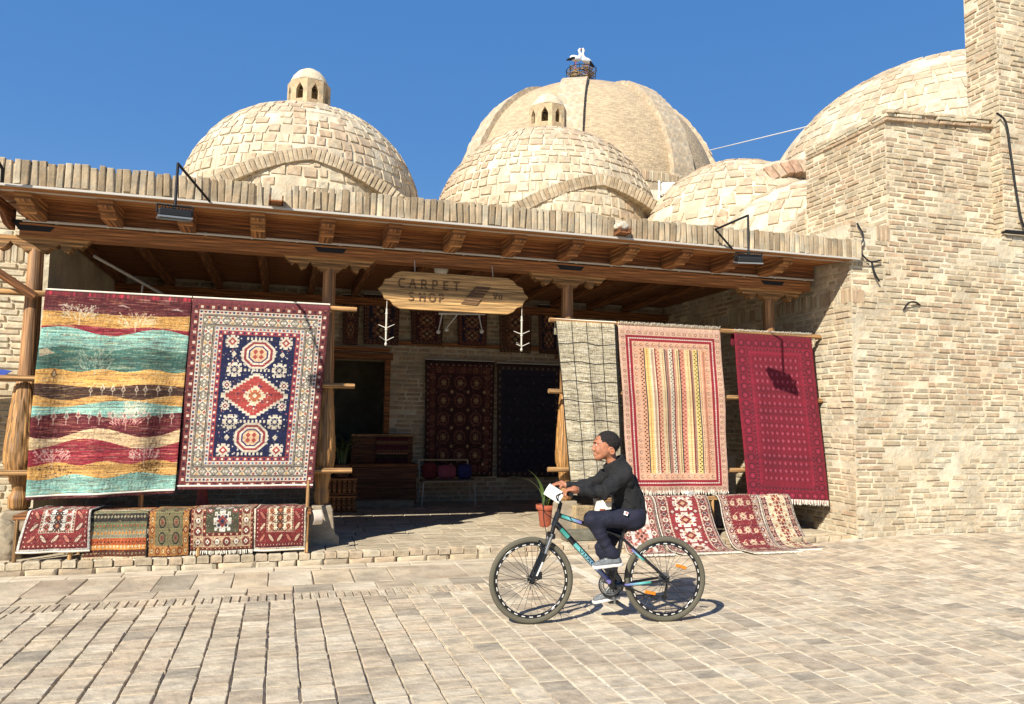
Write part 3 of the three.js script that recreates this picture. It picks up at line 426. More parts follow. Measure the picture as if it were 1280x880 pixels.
post(6.85, 'carved post mostly hidden behind the crimson rug', false);
// poles that carry the rugs
{
  const Q = rng(31), left = [[2.97, 'top'], [2.03, 'middle'], [1.01, 'lowest']];
  for (const [y, w] of left) tag(mesh('rug_pole', [bar([-3.35, y, -9.57], [.84 + Q() * .02, y + .01, -9.58], .034, .031, 12)], M.woodPale), `${w} wooden pole behind the landscape rug and the navy rug`, 'pole', 'poles of the rug racks');
  for (const [y, w] of left) tag(mesh('rug_pole', [bar([3.36, y + .01, -9.57], [7.6, y - .03, -9.57], .031, .034, 12)], M.woodPale), `${w} wooden pole behind the striped rug and the crimson rug`, 'pole', 'poles of the rug racks');
  const st = tag(mesh('rug_stick', bar([-3.05, 3.22, -9.4], [-2.62, 2.93, -9.52], .045, .045, 10), M.woodMid), 'short slanting stick tied across the carved post by the landscape rug', 'stick');
}

// ---------------------------------------------------------------- rug patterns (woven print)
function canvas(w, h) { const c = document.createElement('canvas'); c.width = w; c.height = h; return [c, c.getContext('2d')]; }
function finish(c, x, w, h, seed, amt = .16, streak = 1) { // abrash streaks and knots
  const d = x.getImageData(0, 0, w, h), R = rng(seed), row = []; for (let j = 0; j < h; j++) row.push(R());
  for (let j = 0; j < h; j++) { const a = (row[j] - .5) * .5 + (row[j >> 3] - .5) * .7 + (row[j >> 5] - .5) * .4; for (let i = 0; i < w; i++) { const s = hash(i >> (streak ? 2 : 0), j, seed) - .5, k = 1 + amt * (a * .6 + s * .9), o = (j * w + i) * 4; d.data[o] *= k; d.data[o + 1] *= k; d.data[o + 2] *= k; } }
  x.putImageData(d, 0, 0); const t = new THREE.CanvasTexture(c); t.colorSpace = THREE.SRGBColorSpace; t.anisotropy = 8; return t;
}
const rr = (x, c, a, b, w, h) => { x.fillStyle = c; x.fillRect(a, b, w, h); };
const pg = (x, c, pts) => { x.fillStyle = c; x.beginPath(); pts.forEach((p, i) => i ? x.lineTo(...p) : x.moveTo(...p)); x.fill(); };
const dia = (x, c, a, b, rx, ry = rx) => pg(x, c, [[a - rx, b], [a, b - ry], [a + rx, b], [a, b + ry]]);
const oct = (x, c, a, b, r, ry = r) => pg(x, c, [[-1, -.42], [-.42, -1], [.42, -1], [1, -.42], [1, .42], [.42, 1], [-.42, 1], [-1, .42]].map(([p, q]) => [a + p * r, b + q * ry]));
const stepd = (x, c, a, b, rx, ry, n = 6) => { for (let k = 0; k < n; k++) { const f = (k + 1) / n; rr(x, c, a - rx * f, b - ry * (1 - k / n), 2 * rx * f, 2 * ry * (1 - k / n)); } };
const star = (x, c, a, b, r) => { stepd(x, c, a, b, r, r, 3); for (const [p, q] of [[-1, -1], [1, -1], [-1, 1], [1, 1]]) rr(x, c, a + p * r * .72 - r * .16, b + q * r * .72 - r * .16, r * .34, r * .34); };
const flower = (x, a, b, r, c1, c2, c3) => { star(x, c1, a, b, r); dia(x, c2, a, b, r * .62); dia(x, c3, a, b, r * .28); };
function edging(x, w, h, o, t, bg, cells) { // one border stripe at inset o, thickness t; cells(x, cx, cy, size, k) draws the motif
  rr(x, bg, o, o, w - 2 * o, t); rr(x, bg, o, h - o - t, w - 2 * o, t); rr(x, bg, o, o, t, h - 2 * o); rr(x, bg, w - o - t, o, t, h - 2 * o);
  if (!cells) return; const nx = Math.round((w - 2 * o - t) / t), ny = Math.round((h - 2 * o - t) / t);
  for (let k = 0; k <= nx; k++) for (const y of [o + t / 2, h - o - t / 2]) cells(x, o + t / 2 + (w - 2 * o - t) * k / nx, y, t, k, 0);
  for (let k = 1; k < ny; k++) for (const X of [o + t / 2, w - o - t / 2]) cells(x, X, o + t / 2 + (h - 2 * o - t) * k / ny, t, k, 1);
}
const dots = (c1, c2) => (x, a, b, t, k) => { rr(x, k % 2 ? c1 : c2, a - t * .26, b - t * .26, t * .52, t * .52); };
const leafs = (c1, c2, c3) => (x, a, b, t, k) => { x.save(); x.translate(a, b); x.rotate((k % 2 ? 1 : -1) * .8); x.fillStyle = k % 3 ? c1 : c2; x.beginPath(); x.ellipse(0, 0, t * .46, t * .17, 0, 0, 7); x.fill(); x.strokeStyle = c3; x.lineWidth = t * .05; x.stroke(); x.restore(); dia(x, c3, a + t * .4, b, t * .1); };
const guls = (c1, c2, c3) => (x, a, b, t, k) => { (k % 2 ? oct : dia)(x, c1, a, b, t * .42); (k % 2 ? dia : oct)(x, c2, a, b, t * .25); rr(x, c3, a - t * .07, b - t * .07, t * .14, t * .14); };
function landscapeRug() {
  const w = 768, h = 1080, [c, x] = canvas(w, h), R = rng(7), red = '#8e2430', mar = '#5c1a20', ora = '#cf9a52', tan = '#dbb88a', teal = '#8dbcab', dteal = '#41695d', brn = '#42281a';
  rr(x, red, 0, 0, w, h); const b = [[0, mar, 0, 0], [92, ora, 6, 1], [165, red, 5, 2], [192, teal, 22, 1.5], [285, dteal, 8, 2], [405, ora, 8, 3], [488, brn, 9, 1.4], [552, ora, 14, 2], [585, teal, 16, 1.1], [650, mar, 16, 1.3], [742, tan, 26, 1.5], [800, red, 30, 1.2], [900, ora, 10, 3], [968, teal, 13, 2.3], [1058, mar, 4, 2]];
  for (const [y, k, a, f] of b) pg(x, k, [[0, h], ...Array.from({ length: 65 }, (_, i) => [i * 12, y + a * Math.sin(i / 64 * 6.28 * f + y) + (R() - .5) * 3]), [w, h]]);
  for (let k = 0; k < 4200; k++) { x.globalAlpha = .14 + R() * .16; rr(x, ['#fff1cf', '#2a100c', '#e8c07a', '#39221a'][k & 3], R() * w, R() * h, 14 + R() * 60, 2 + R() * 3); } x.globalAlpha = 1;
  const tree = (X, Y, s, k, f) => { x.strokeStyle = k; x.lineWidth = s * .1; x.beginPath(); x.moveTo(X, Y); x.lineTo(X, Y - s); x.stroke(); pg(x, k, [[X, Y - s * 2.1], [X + s * .42, Y - s * 1.15], [X, Y - s * .75], [X - s * .42, Y - s * 1.15]]); pg(x, f, [[X, Y - s * 1.8], [X + s * .2, Y - s * 1.2], [X, Y - s * .95], [X - s * .2, Y - s * 1.2]]); };
  const big = (X, Y, rw, rh, k) => { x.strokeStyle = k; x.lineWidth = 3; for (let i = 0; i < 95; i++) { const a = (R() - .5) * 2 * rw, d = -R() * rh; x.beginPath(); x.moveTo(X + a, Y + d); x.lineTo(X + a * .8 + (R() - .5) * 14, Y + d + 8 + R() * 12); x.stroke(); rr(x, k, X + a - 4, Y + d - 4, 7, 7); } x.lineWidth = 6; x.beginPath(); x.moveTo(X, Y - rh * .5); x.lineTo(X, Y + 40); x.stroke(); };
  x.globalAlpha = .62; big(185, 120, 95, 76, '#d8cdb0'); big(480, 150, 105, 70, '#d8c49c'); big(290, 395, 92, 120, '#9aa38c'); big(525, 640, 70, 70, '#dccdae'); big(480, 690, 100, 60, '#d49a8c'); big(110, 880, 90, 60, '#e0b0a0'); big(590, 880, 80, 64, '#e0b8a4');
  for (let k = 0; k < 12; k++) tree(30 + k * 62 + R() * 10, 690 + R() * 12, 30 + R() * 12, '#e8dcc0', k % 2 ? '#8b2a2a' : '#3f5c50');
  for (let k = 0; k < 8; k++) tree(270 + k * 60 + R() * 14, 542 + R() * 6, 26 + R() * 6, '#efe3c8', '#5a2a1c');
  tree(85, 478, 40, '#4a3020', '#c9b890'); for (let k = 0; k < 10; k++) tree(20 + k * 80 + R() * 30, 232, 12, '#d9c7a0', '#7a2a2a');
  for (const [X, Y] of [[80, 62], [380, 52], [670, 60]]) pg(x, '#e6ddc8', [[X - 10, Y - 6], [X + 25, Y - 16], [X + 66, Y + 4], [X + 24, Y - 4]]);
  pg(x, '#e2b48c', [[5, 300], [40, 290], [80, 315], [10, 338]]); for (let k = 0; k < 90; k++) rr(x, '#4a2a18', (k % 2 ? 40 : 520) + R() * 170, 905 + R() * 62, 7, 7); for (let k = 0; k < 8; k++) tree(60 + k * 92, 1048, 14, '#2f5b4e', '#cfe4d0');
  return finish(c, x, w, h, 3, .6);
}
function navyRug() {
  const w = 768, h = 1060, [c, x] = canvas(w, h), R = rng(8), red = '#8a2f36', cr = '#d3c6ad', nv = '#141b40', tn = '#b08a6c';
  rr(x, '#5f2a2e', 0, 0, w, h); edging(x, w, h, 10, 30, '#77352f', dots('#d6c4ae', '#3d1c2c'));
  edging(x, w, h, 42, 22, '#cbbfa8', dots('#8a2f36', '#26325e'));
  edging(x, w, h, 66, 66, '#8f8470', (X, a, b, t, k, v) => { X.save(); X.translate(a, b); if (v) X.rotate(Math.PI / 2); const q = t * .42; pg(X, '#2a2230', [[-q, -q * .95], [q, -q * .95], [q * .3, 0], [q, q * .95], [-q, q * .95], [-q * .3, 0]]); pg(X, k % 2 ? '#e0d6c0' : '#cfc0a2', [[-q * .85, -q * .8], [q * .85, -q * .8], [q * .2, 0], [q * .85, q * .8], [-q * .85, q * .8], [-q * .2, 0]]); dia(X, k % 2 ? '#c2955f' : '#9a4a40', 0, -q * .5, q * .34); dia(X, k % 2 ? '#9a4a40' : '#c2955f', 0, q * .5, q * .34); rr(X, '#1b1d30', t * .44, -t * .4, t * .09, t * .8); rr(X, '#d9cdb2', t * .46, -t * .3, t * .05, t * .6); dia(X, '#e0d6c0', -q * .85, 0, q * .3); dia(X, '#e0d6c0', q * .85, 0, q * .3); X.restore(); });
  edging(x, w, h, 134, 22, '#cdc3ad', dots('#9a3b3b', '#5b6a8a')); edging(x, w, h, 157, 22, '#9b3c40', dots('#e3d2b8', '#2b2b52'));
  const X0 = 182, Y0 = 182, W = w - 364, H = h - 364; rr(x, nv, X0, Y0, W, H);
  for (let k = 0; k < 190; k++) { const a = X0 + 10 + R() * (W - 20), b = Y0 + 10 + R() * (H - 20); rr(x, R() < .75 ? '#cfc6b4' : '#b0625a', a, b, 8, 8); }
  const med = (cy) => { for (let s = -1; s <= 1; s += 2) { for (let q = 0; q < 4; q++) dia(x, q % 2 ? nv : cr, w / 2 + s * (88 + q * 24), cy, 20 - q * 2, 26 - q * 4); for (let q = -3; q <= 3; q++) rr(x, cr, w / 2 + q * 22 - 5, cy + s * 92 - 8, 11, 16); } oct(x, cr, w / 2, cy, 92, 84); oct(x, '#8f3b3d', w / 2, cy, 80, 72); oct(x, '#e0cfb4', w / 2, cy, 66, 60); oct(x, '#3a3560', w / 2, cy, 55, 49); oct(x, '#d9b48a', w / 2, cy, 46, 42); for (const [p, q] of [[-1, -1], [1, -1], [-1, 1], [1, 1]]) dia(x, '#a2463c', w / 2 + p * 17, cy + q * 15, 15); };
  med(Y0 + 108); med(h - Y0 - 108);
  const cy = h / 2; stepd(x, cr, w / 2, cy, 188, 130, 9); stepd(x, '#a8413a', w / 2, cy, 162, 112, 9); for (let k = 0; k < 60; k++) { const a = (R() - .5) * 2, b = (R() - .5) * 2; if (Math.abs(a) + Math.abs(b) < .9) rr(x, R() < .6 ? '#e6d5b8' : '#2a2c58', w / 2 + a * 155, cy + b * 104, 10, 9); } stepd(x, '#e0cdaa', w / 2, cy, 62, 58, 5); star(x, '#b5653f', w / 2, cy, 34); dia(x, '#e8d9b8', w / 2, cy, 14);
  for (const sx of [-1, 1]) for (const sy of [-1, 1]) { star(x, cr, w / 2 + sx * 126, cy + sy * 150, 42); star(x, nv, w / 2 + sx * 126, cy + sy * 150, 22); star(x, cr, w / 2 + sx * 126, cy + sy * 150, 12); flower(x, w / 2 + sx * 150, cy + sy * 312, 38, '#d8c8b0', '#a5453f', '#e8dcc4'); flower(x, w / 2 + sx * 160, cy + sy * 60, 24, '#d8c8b0', '#7c2f38', '#e8dcc4'); }
  for (let k = 0; k < 1400; k++) { x.globalAlpha = .5; rr(x, ['#d8cbb0', '#3a2a38', '#8a4a44', '#b09a7c'][k & 3], R() * w, R() * h, 3 + R() * 6, 3 + R() * 5); } x.globalAlpha = 1;
  return finish(c, x, w, h, 4, .45, 0);
}
function checkRug() {
  const w = 400, h = 1000, [c, x] = canvas(w, h), R = rng(9); rr(x, '#b7aa8c', 0, 0, w, h);
  for (let k = 0; k < 2600; k++) { x.globalAlpha = .55; rr(x, ['#d9cfb4', '#857a60', '#c8bc9c', '#6d634d', '#e4dcc6'][k % 5], R() * w - 20, R() * h, 12 + R() * 46, 2 + R() * 4); } x.globalAlpha = 1;
  x.strokeStyle = '#1c1a17'; x.lineWidth = 5; for (const a of [102, 200, 300]) { x.beginPath(); for (let j = 0; j <= 40; j++) x.lineTo(a + (R() - .5) * 3, j * 25); x.stroke(); } for (let k = 1; k < 9; k++) { x.beginPath(); for (let j = 0; j <= 16; j++) x.lineTo(j * 25, k * 114 + 6 * Math.sin(j * .6 + k) + (R() - .5) * 3); x.stroke(); } rr(x, '#16140f', 0, 0, 5, h); rr(x, '#16140f', w - 14, 0, 14, h);
  return finish(c, x, w, h, 5, .4);
}
function stripedRug() {
  const w = 640, h = 1000, [c, x] = canvas(w, h), R = rng(10), pk = '#cba48c'; rr(x, pk, 0, 0, w, h);
  edging(x, w, h, 6, 34, '#d0a88e', (X, a, b, t, k) => { X.strokeStyle = k % 2 ? '#7a3b30' : '#8c6a3e'; X.lineWidth = 3; X.beginPath(); X.ellipse(a, b, t * .26, t * .2, 0, 0, 7); X.stroke(); });
  edging(x, w, h, 40, 14, '#951f2c'); edging(x, w, h, 54, 7, '#dccbb6', dots('#6b2630', '#dccbb6')); edging(x, w, h, 61, 15, '#951f2c'); edging(x, w, h, 78, 36, '#d8a888', (X, a, b, t, k) => { X.strokeStyle = k % 2 ? '#9a5c3c' : '#5b5046'; X.lineWidth = 3; X.beginPath(); X.arc(a, b, t * .24, .4, 5.2); X.stroke(); });
  const bg = ['#d8a07c', '#e3bd76', '#dfd2ae', '#d9ab86', '#dcc498', '#d69a80', '#ddd0b4', '#d8a98c', '#e2cf98', '#d29478', '#e0c892', '#dab08c', '#e4c878', '#ddb894']; let X = 116, k = 0;
  while (X < w - 116) { const s = 20 + R() * 16; rr(x, bg[k % bg.length], X, 116, s, h - 232); if (k % 4 === 1) rr(x, '#1d2130', X, 118, 6, h - 236); if (k % 4 === 3) rr(x, '#7a1626', X, 118, 7, h - 236);
    for (let y = 124; y < h - 124; y += 12) { if (k % 3 === 0) { rr(x, k % 2 ? '#a23c30' : '#25201c', X + 6 + ((y / 12) & 1) * s * .35, y, s * .3, 8); } else if (k % 3 === 1) rr(x, '#b06a2c', X + s * .5, y, 6, 6); else { x.strokeStyle = k % 2 ? '#3a3128' : '#8c3f30'; x.lineWidth = 3; x.beginPath(); x.moveTo(X + s * .3, y); x.lineTo(X + s * .75, y + 6); x.lineTo(X + s * .3, y + 12); x.stroke(); } } X += s; k++; }
  return finish(c, x, w, h, 6, .22);
}
function crimsonRug() {
  const w = 560, h = 1000, [c, x] = canvas(w, h), red = '#7d1226', dk = '#4d0b1a', lt = '#a8485a'; rr(x, red, 0, 0, w, h);
  edging(x, w, h, 16, 54, '#771126', (X, a, b, t, k) => { oct(X, dk, a, b, t * .4); oct(X, '#8b1d33', a, b, t * .28); rr(X, lt, a - 3, b - 3, 6, 6); }); edging(x, w, h, 74, 12, '#611020', dots('#9c3a4c', '#611020')); edging(x, w, h, 92, 12, '#86192f');
  for (let j = 0; j < 17; j++) for (let i = 0; i < 9; i++) { const a = 134 + i * 36.5, b = 140 + j * 45; oct(x, '#5e0d1e', a, b, 16, 19); oct(x, '#8f2036', a, b, 11, 14); rr(x, j % 2 ? '#a5585f' : '#96424f', a - 7, b - 2, 14, 4); rr(x, '#a04f5e', a - 2, b - 8, 4, 16); dia(x, '#66101f', a + 18, b + 22, 6); }
  return finish(c, x, w, h, 7, .34);
}
function patternRug(o) { // a bordered rug: field colour, border list, motif kind
  const w = o.w || 384, h = o.h || 512, [c, x] = canvas(w, h), R = rng(o.seed); rr(x, o.edge || '#cfc5b0', 0, 0, w, h); let d = o.pad === undefined ? 6 : o.pad;
  for (const [t, bg, kind, c1, c2, c3] of o.borders) { edging(x, w, h, d, t, bg, kind === 'leaf' ? leafs(c1, c2, c3) : kind === 'gul' ? guls(c1, c2, c3) : kind === 'dot' ? dots(c1, c2) : null); d += t; }
  rr(x, o.field, d, d, w - 2 * d, h - 2 * d); const W = w - 2 * d, H = h - 2 * d, [a, b, e] = o.cols;
  if (o.motif === 'medal') { const n = o.n || 3; for (let k = 0; k < n; k++) { const cy = d + H * (k + .5) / n, r = Math.min(W * .42, H / n * .46); flower(x, w / 2, cy, r, a, b, e); for (const s of [-1, 1]) { flower(x, w / 2 + s * W * .38, cy - H / n * .5, r * .32, b, a, e); rr(x, b, w / 2 + s * W * .3, cy, 8, 8); star(x, e, w / 2 + s * r * .4, cy + r * .4, r * .16); star(x, e, w / 2 + s * r * .4, cy - r * .4, r * .16); } } }
  else if (o.motif === 'vine') for (let k = 0; k < 5; k++) { const cy = d + H * (k + .5) / 5; for (const s of [-1, 1]) { x.strokeStyle = b; x.lineWidth = 4; x.beginPath(); x.arc(w / 2 + s * W * .2, cy, W * .16, 0, 4.6); x.stroke(); flower(x, w / 2 + s * W * .36, cy + 6, W * .1, a, b, e); } flower(x, w / 2, cy, W * .15, b, a, e); }
  else if (o.motif === 'bands') { let y = d, k = 0; while (y < h - d) { const t = 20 + R() * 30; rr(x, o.cols[k % o.cols.length], d, y, W, t); for (let q = d; q < w - d; q += 22) (k % 2 ? dia : rr)(x, o.cols[(k + 2) % o.cols.length], q, y + t * .4, 9, 9); y += t; k++; } }
  else if (o.motif === 'guls') for (let j = 0; j < o.n; j++) for (let i = 0; i < (o.m || 3); i++) { const cx = d + W * (i + .5) / (o.m || 3), cy = d + H * (j + .5) / o.n, r = Math.min(W / (o.m || 3), H / o.n) * .38; oct(x, a, cx, cy, r); oct(x, o.field, cx, cy, r * .74); star(x, b, cx, cy, r * .5); dia(x, e, cx, cy, r * .2); dia(x, e, cx + W / (o.m || 3) / 2, cy + H / o.n / 2, r * .3); }
  const fl = [o.field, ...o.cols, ...o.borders.flatMap((q) => q.slice(1).filter((v) => /^#/.test(v)))]; for (let k = 0; k < w * h / 130; k++) { x.globalAlpha = .3 + R() * .4; const X = R() * w, Y = R() * h, e = Math.min(X, Y, w - X, h - Y); rr(x, fl[Math.floor(R() * fl.length)], X, Y, 2 + R() * 6, 2 + R() * 4); } x.globalAlpha = 1;
  return finish(c, x, w, h, o.seed, o.amt || .4, 0);
}
const rugM = (t, r = .95) => mat('#dcdcdc', r, { map: t, bumpMap: G.bWeave, bumpScale: .004 });
const fringeM = mat('#d9d1be', .95), backM = mat('#8d8068', .95, { map: G.cloth });
// a cloth strip along a profile: prof(s) gives [y, z] for arc length s; x runs between left(s) and right(s)
function cloth(len, prof, left, right, { nx = 36, ny = 60, th = .012, wave, v0 = 0, v1 = 1 }) {
  const P = [], UV = [], I = []; const row = (s) => prof(s), at = (i, j, side) => { const u = i / nx, s = len * j / ny, [y, z] = row(s), e = .004, [y2, z2] = row(Math.min(len, s + e)), [y1, z1] = row(Math.max(0, s - e)); let ty = y2 - y1, tz = z2 - z1, L = Math.hypot(ty, tz) || 1, ny_ = tz / L, nz_ = -ty / L; const w = wave ? wave(u, s) : 0, o = w + side * th / 2; return [lerp(left(s), right(s), u), y + ny_ * o, z + nz_ * o]; };
  for (const side of [1, -1]) for (let j = 0; j <= ny; j++) for (let i = 0; i <= nx; i++) { P.push(...at(i, j, side)); UV.push(i / nx, lerp(v1, v0, j / ny)); }
  const N = (nx + 1) * (ny + 1), k = (i, j) => j * (nx + 1) + i;
  for (let j = 0; j < ny; j++) for (let i = 0; i < nx; i++) { const a = k(i, j), b = a + 1, c = k(i, j + 1), d = c + 1; I.push(a, c, b, b, c, d); I.push(N + a, N + b, N + c, N + b, N + d, N + c); }
  for (let i = 0; i < nx; i++) { let a = k(i, ny), b = a + 1; I.push(a, N + a, b, b, N + a, N + b); a = k(i, 0); b = a + 1; I.push(a, b, N + a, b, N + b, N + a); }
  for (let j = 0; j < ny; j++) { let a = k(0, j), b = k(0, j + 1); I.push(a, N + a, b, b, N + a, N + b); a = k(nx, j); b = k(nx, j + 1); I.push(a, b, N + a, b, N + b, N + a); }
  const g = new THREE.BufferGeometry(); g.setAttribute('position', new THREE.Float32BufferAttribute(P, 3)); g.setAttribute('uv', new THREE.Float32BufferAttribute(UV, 2)); g.setIndex(I); g.computeVertexNormals(); return { g, at };
}
function strands(at, j, nx, n, len, dir, seed, r = .004) { const Q = rng(seed), out = []; for (let k = 0; k < n; k++) { const u = (k + Q()) / n * nx, i = Math.min(Math.floor(u), nx - 1), a = at(i, j, 0), b = at(i + 1, j, 0), f = u - i, p = a.map((v, q) => lerp(v, b[q], f)), L = len * (.75 + Q() * .4); out.push(bar(p, [p[0] + (Q() - .5) * .02, p[1] + dir[1] * L, p[2] + dir[2] * L + (Q() - .5) * .012], r, r * .7, 4)); } return join(out); }
// rug hung over a pole: back flap, over the top, down the front
function hangRug(label, tex, { tl, tr, bl, br, top = 3.01, bottomL, bottomR, z = -9.535, zb = -9.5, seed = 1, fold = .012, sag = 0, fringeTop, fringeBottom, group = 'rugs hung on the rack of poles', name = 'hanging_rug', pole = .04, flap = .14 }) {
  const t = thing(name, label, 'rug', [(tl + tr) / 2, 0, z], 0, group), r = pole + .006, arc = Math.PI * r, H = top - (bottomL + bottomR) / 2, len = flap + arc + H, cy = top - r, cz = z - r;
  const prof = (s) => s < flap ? [cy - (flap - s), cz - r] : s < flap + arc ? [cy + Math.sin((s - flap) / r) * r, cz - Math.cos((s - flap) / r) * r] : [cy - (s - flap - arc), lerp(z, zb, ((s - flap - arc) / H) ** 1.3)];
  const f = (s) => clamp((s - flap - arc) / H), cx = (tl + tr) / 2;
  const { g, at } = cloth(len, prof, (s) => lerp(tl, bl, f(s)), (s) => lerp(tr, br, f(s)), { nx: 40, ny: 70, wave: (u, s) => sstep(0, .5, f(s)) * fold * Math.max(.05, 1.5 + .8 * Math.sin(u * 9 + seed + f(s) * 2) + .5 * Math.sin(u * 17 + seed * 2.3 - f(s) * 1.4) + 1.4 * fbm(u * 4, f(s) * 3, seed, 2)), v0: 0, v1: 1 + (flap + arc) / H });
  const P = g.attributes.position; for (let i = 0; i < P.count; i++) { const u = clamp((P.getX(i) - Math.min(tl, bl)) / (tr - tl)), k = clamp((top - P.getY(i)) / H); P.setY(i, P.getY(i) + (u < .5 ? lerp(bottomL, (bottomL + bottomR) / 2, u * 2) - (bottomL + bottomR) / 2 : lerp((bottomL + bottomR) / 2, bottomR, u * 2 - 1) - (bottomL + bottomR) / 2) * k - sag * 4 * u * (1 - u) * (1 - k)); P.setX(i, P.getX(i)); }
  g.computeVertexNormals(); g.translate(-cx, 0, -z); const sh = (q) => q.translate(-cx, 0, -z);
  mesh('pile', g, rugM(tex), t);
  if (fringeTop) mesh('fringe', sh(strands((i, j) => { const p = at(i, j, 0); return [p[0], top + .005, z - .02]; }, 0, 40, 150, .05, [0, .75, .65], seed, .006)), fringeM, t);
  if (fringeBottom) mesh('fringe', sh(strands((i, j, s) => { const p = at(i, 70, s); const u = i / 40; return [p[0], lerp(bottomL, bottomR, u), p[2]]; }, 70, 40, 120, fringeBottom, [0, -1, .1], seed + 4, .006)), fringeM, t);
  else if (fringeBottom !== 0) { const a = at(0, 70, 0), b = at(40, 70, 0); mesh('bottom_binding', sh(tube(Array.from({ length: 11 }, (_, k) => { const q = at(k * 4, 70, 0); return [q[0], lerp(bottomL, bottomR, k / 10) - .008, q[2]]; }), .013, 40, 6)), fringeM, t); }
  if (fringeTop === undefined) mesh('top_binding', sh(tube(Array.from({ length: 9 }, (_, k) => [lerp(tl, tr, k / 8), top + .012 - sag * 4 * (k / 8) * (1 - k / 8), z - .02]), .012, 30, 6)), fringeM, t);
  return t;
}
hangRug('landscape rug with wavy bands of teal, orange and red and small trees', landscapeRug(), { tl: -2.53, tr: -1.03, bl: -2.55, br: -1.1, bottomL: .78, bottomR: .83, seed: 1, fold: .045 });
hangRug('navy rug with three pale medallions and a cream patterned border', navyRug(), { tl: -1.02, tr: .53, bl: -1.08, br: .4, bottomL: .87, bottomR: .87, seed: 2, fold: .013 });
hangRug('beige rug with a thin black check hung behind the cyclist', checkRug(), { tl: 3.44, tr: 4.31, bl: 3.66, br: 4.4, bottomL: .75, bottomR: .72, seed: 3, fold: .018, top: 2.98 });
hangRug('pale striped rug with a red double border and white fringes', stripedRug(), { tl: 4.33, tr: 5.89, bl: 4.45, br: 5.97, bottomL: .76, bottomR: .75, seed: 4, fold: .02, top: 2.96, fringeTop: true, fringeBottom: .075, z: -9.52 });
hangRug('plain crimson rug with faint small motifs beside the brick wall', crimsonRug(), { tl: 6.13, tr: 7.42, bl: 6.22, br: 7.54, bottomL: .64, bottomR: .57, seed: 5, fold: .013, top: 2.94, zb: -9.4, fringeTop: true, fringeBottom: .07 });
// ---------------------------------------------------------------- low benches with rugs draped over them
{
  const b = thing('display_bench', 'low timber bench under the row of five small rugs', 'bench', [-1.1, PLAT, -9.4]);
  const H = .45; for (const x of [-1.46, -.95, .3, 1.44]) for (const z of [.2, -.2]) mesh('leg', bar([x, 0, z], [x + (Math.abs(x) > 1.4 ? 0 : 0), H - .02, z * .9], .022, .022, 8), M.woodPale, b);
  mesh('rail', [box(-1.5, 1.48, H - .03, H + .005, .16, .2), box(-1.5, 1.48, H - .03, H + .005, -.2, -.16)], M.woodMid, b);
  for (let k = 0; k < 3; k++) mesh('board', box(-1.5, 1.48, H + .006, H + .022, -.2 + k * .135, -.075 + k * .135), M.woodMid, b);
  tag(mesh('rack_strut', bar([.345, PLAT, -9.16], [.345, .96, -9.5], .02, .02, 8), M.woodPale), 'thin pale strut standing at the post end of the rug bench', 'strut');
  tag(mesh('rack_strut', bar([-1.46, PLAT, -9.62], [-1.46, .99, -9.6], .026, .026, 8), M.woodPale), 'short pale strut behind the bench below the landscape rug', 'strut');
}
function benchRug(label, o, x0, x1, xb0, xb1, drop, seed, fringe, pad = 0) { // flat on the bench top, bent over its front edge
  const top = .615 + pad, zf = -9.2 + pad * .6, back = .42, r = .03, arc = Math.PI / 2 * r, len = back + arc + drop, Q = rng(seed);
  const t = thing('bench_rug', label, 'rug', [(x0 + x1) / 2, 0, -9.3], 0, 'small rugs on the low bench'), cx = (x0 + x1) / 2;
  const prof = (s) => s < back ? [top, zf - r - back + s] : s < back + arc ? [top - r + Math.cos((s - back) / r) * r, zf - r + Math.sin((s - back) / r) * r] : [top - r - (s - back - arc), zf + .02 * Math.sin((s - back - arc) / drop * 2.4)];
  const f = (s) => clamp((s - back) / (drop + arc)), { g, at } = cloth(len, prof, (s) => lerp(x0, xb0, f(s)) + (s < back ? (back - s) * .12 : 0), (s) => lerp(x1, xb1, f(s)) + (s < back ? (back - s) * .12 : 0), { nx: 24, ny: 44, th: .014, wave: (u, s) => .011 * Math.sin(u * 8 + seed) * f(s) + .026 * f(s) * fbm(u * 3, s * 4, seed, 2) + .007 * fbm(u * 6, s * 7, seed + 2, 2) });
  g.translate(-cx, 0, 9.3); mesh('pile', g, rugM(patternRug(o)), t);
  if (fringe) mesh('fringe', strands((i) => at(i, 44, 0), 44, 24, 60, fringe, [0, -1, .05], seed, .006).translate(-cx, 0, 9.3), fringeM, t);
  else mesh('end_band', tube([0, 6, 12, 18, 24].map((i) => { const q = at(i, 44, 0); return [q[0] - cx, q[1] - .005, q[2] + 9.3]; }), .013, 24, 6), fringeM, t);
}
const redB = [[10, '#5d1c1e'], [13, '#8b3a33', 'dot', '#e2cdb2', '#4a1a20'], [64, '#8a3330', 'leaf', '#d9bfa4', '#c77f68', '#3e1418'], [16, '#d0b79a', 'dot', '#8a2f2c', '#3c2530']];
benchRug('red-bordered rug with a white flowered field on the bench end by the thick post', { seed: 101, w: 420, h: 460, edge: '#d8d2c4', pad: 14, borders: redB, field: '#ddd7c6', motif: 'vine', cols: ['#9c4536', '#3c2c24', '#c59a5c'] }, -2.45, -1.87, -2.54, -1.86, .38, 1, 0, .03);
benchRug('rug of orange, brown and green stripes in the bench row', { seed: 102, w: 380, h: 460, pad: 0, borders: [[6, '#4b4938']], field: '#7a3a1c', motif: 'bands', cols: ['#b4562c', '#d18a3e', '#5a2a1c', '#e0c9a0', '#7d7a58', '#2b2824', '#6e7050', '#9c9476'], amt: .4 }, -1.86, -1.32, -1.95, -1.31, .46, 2, 0);
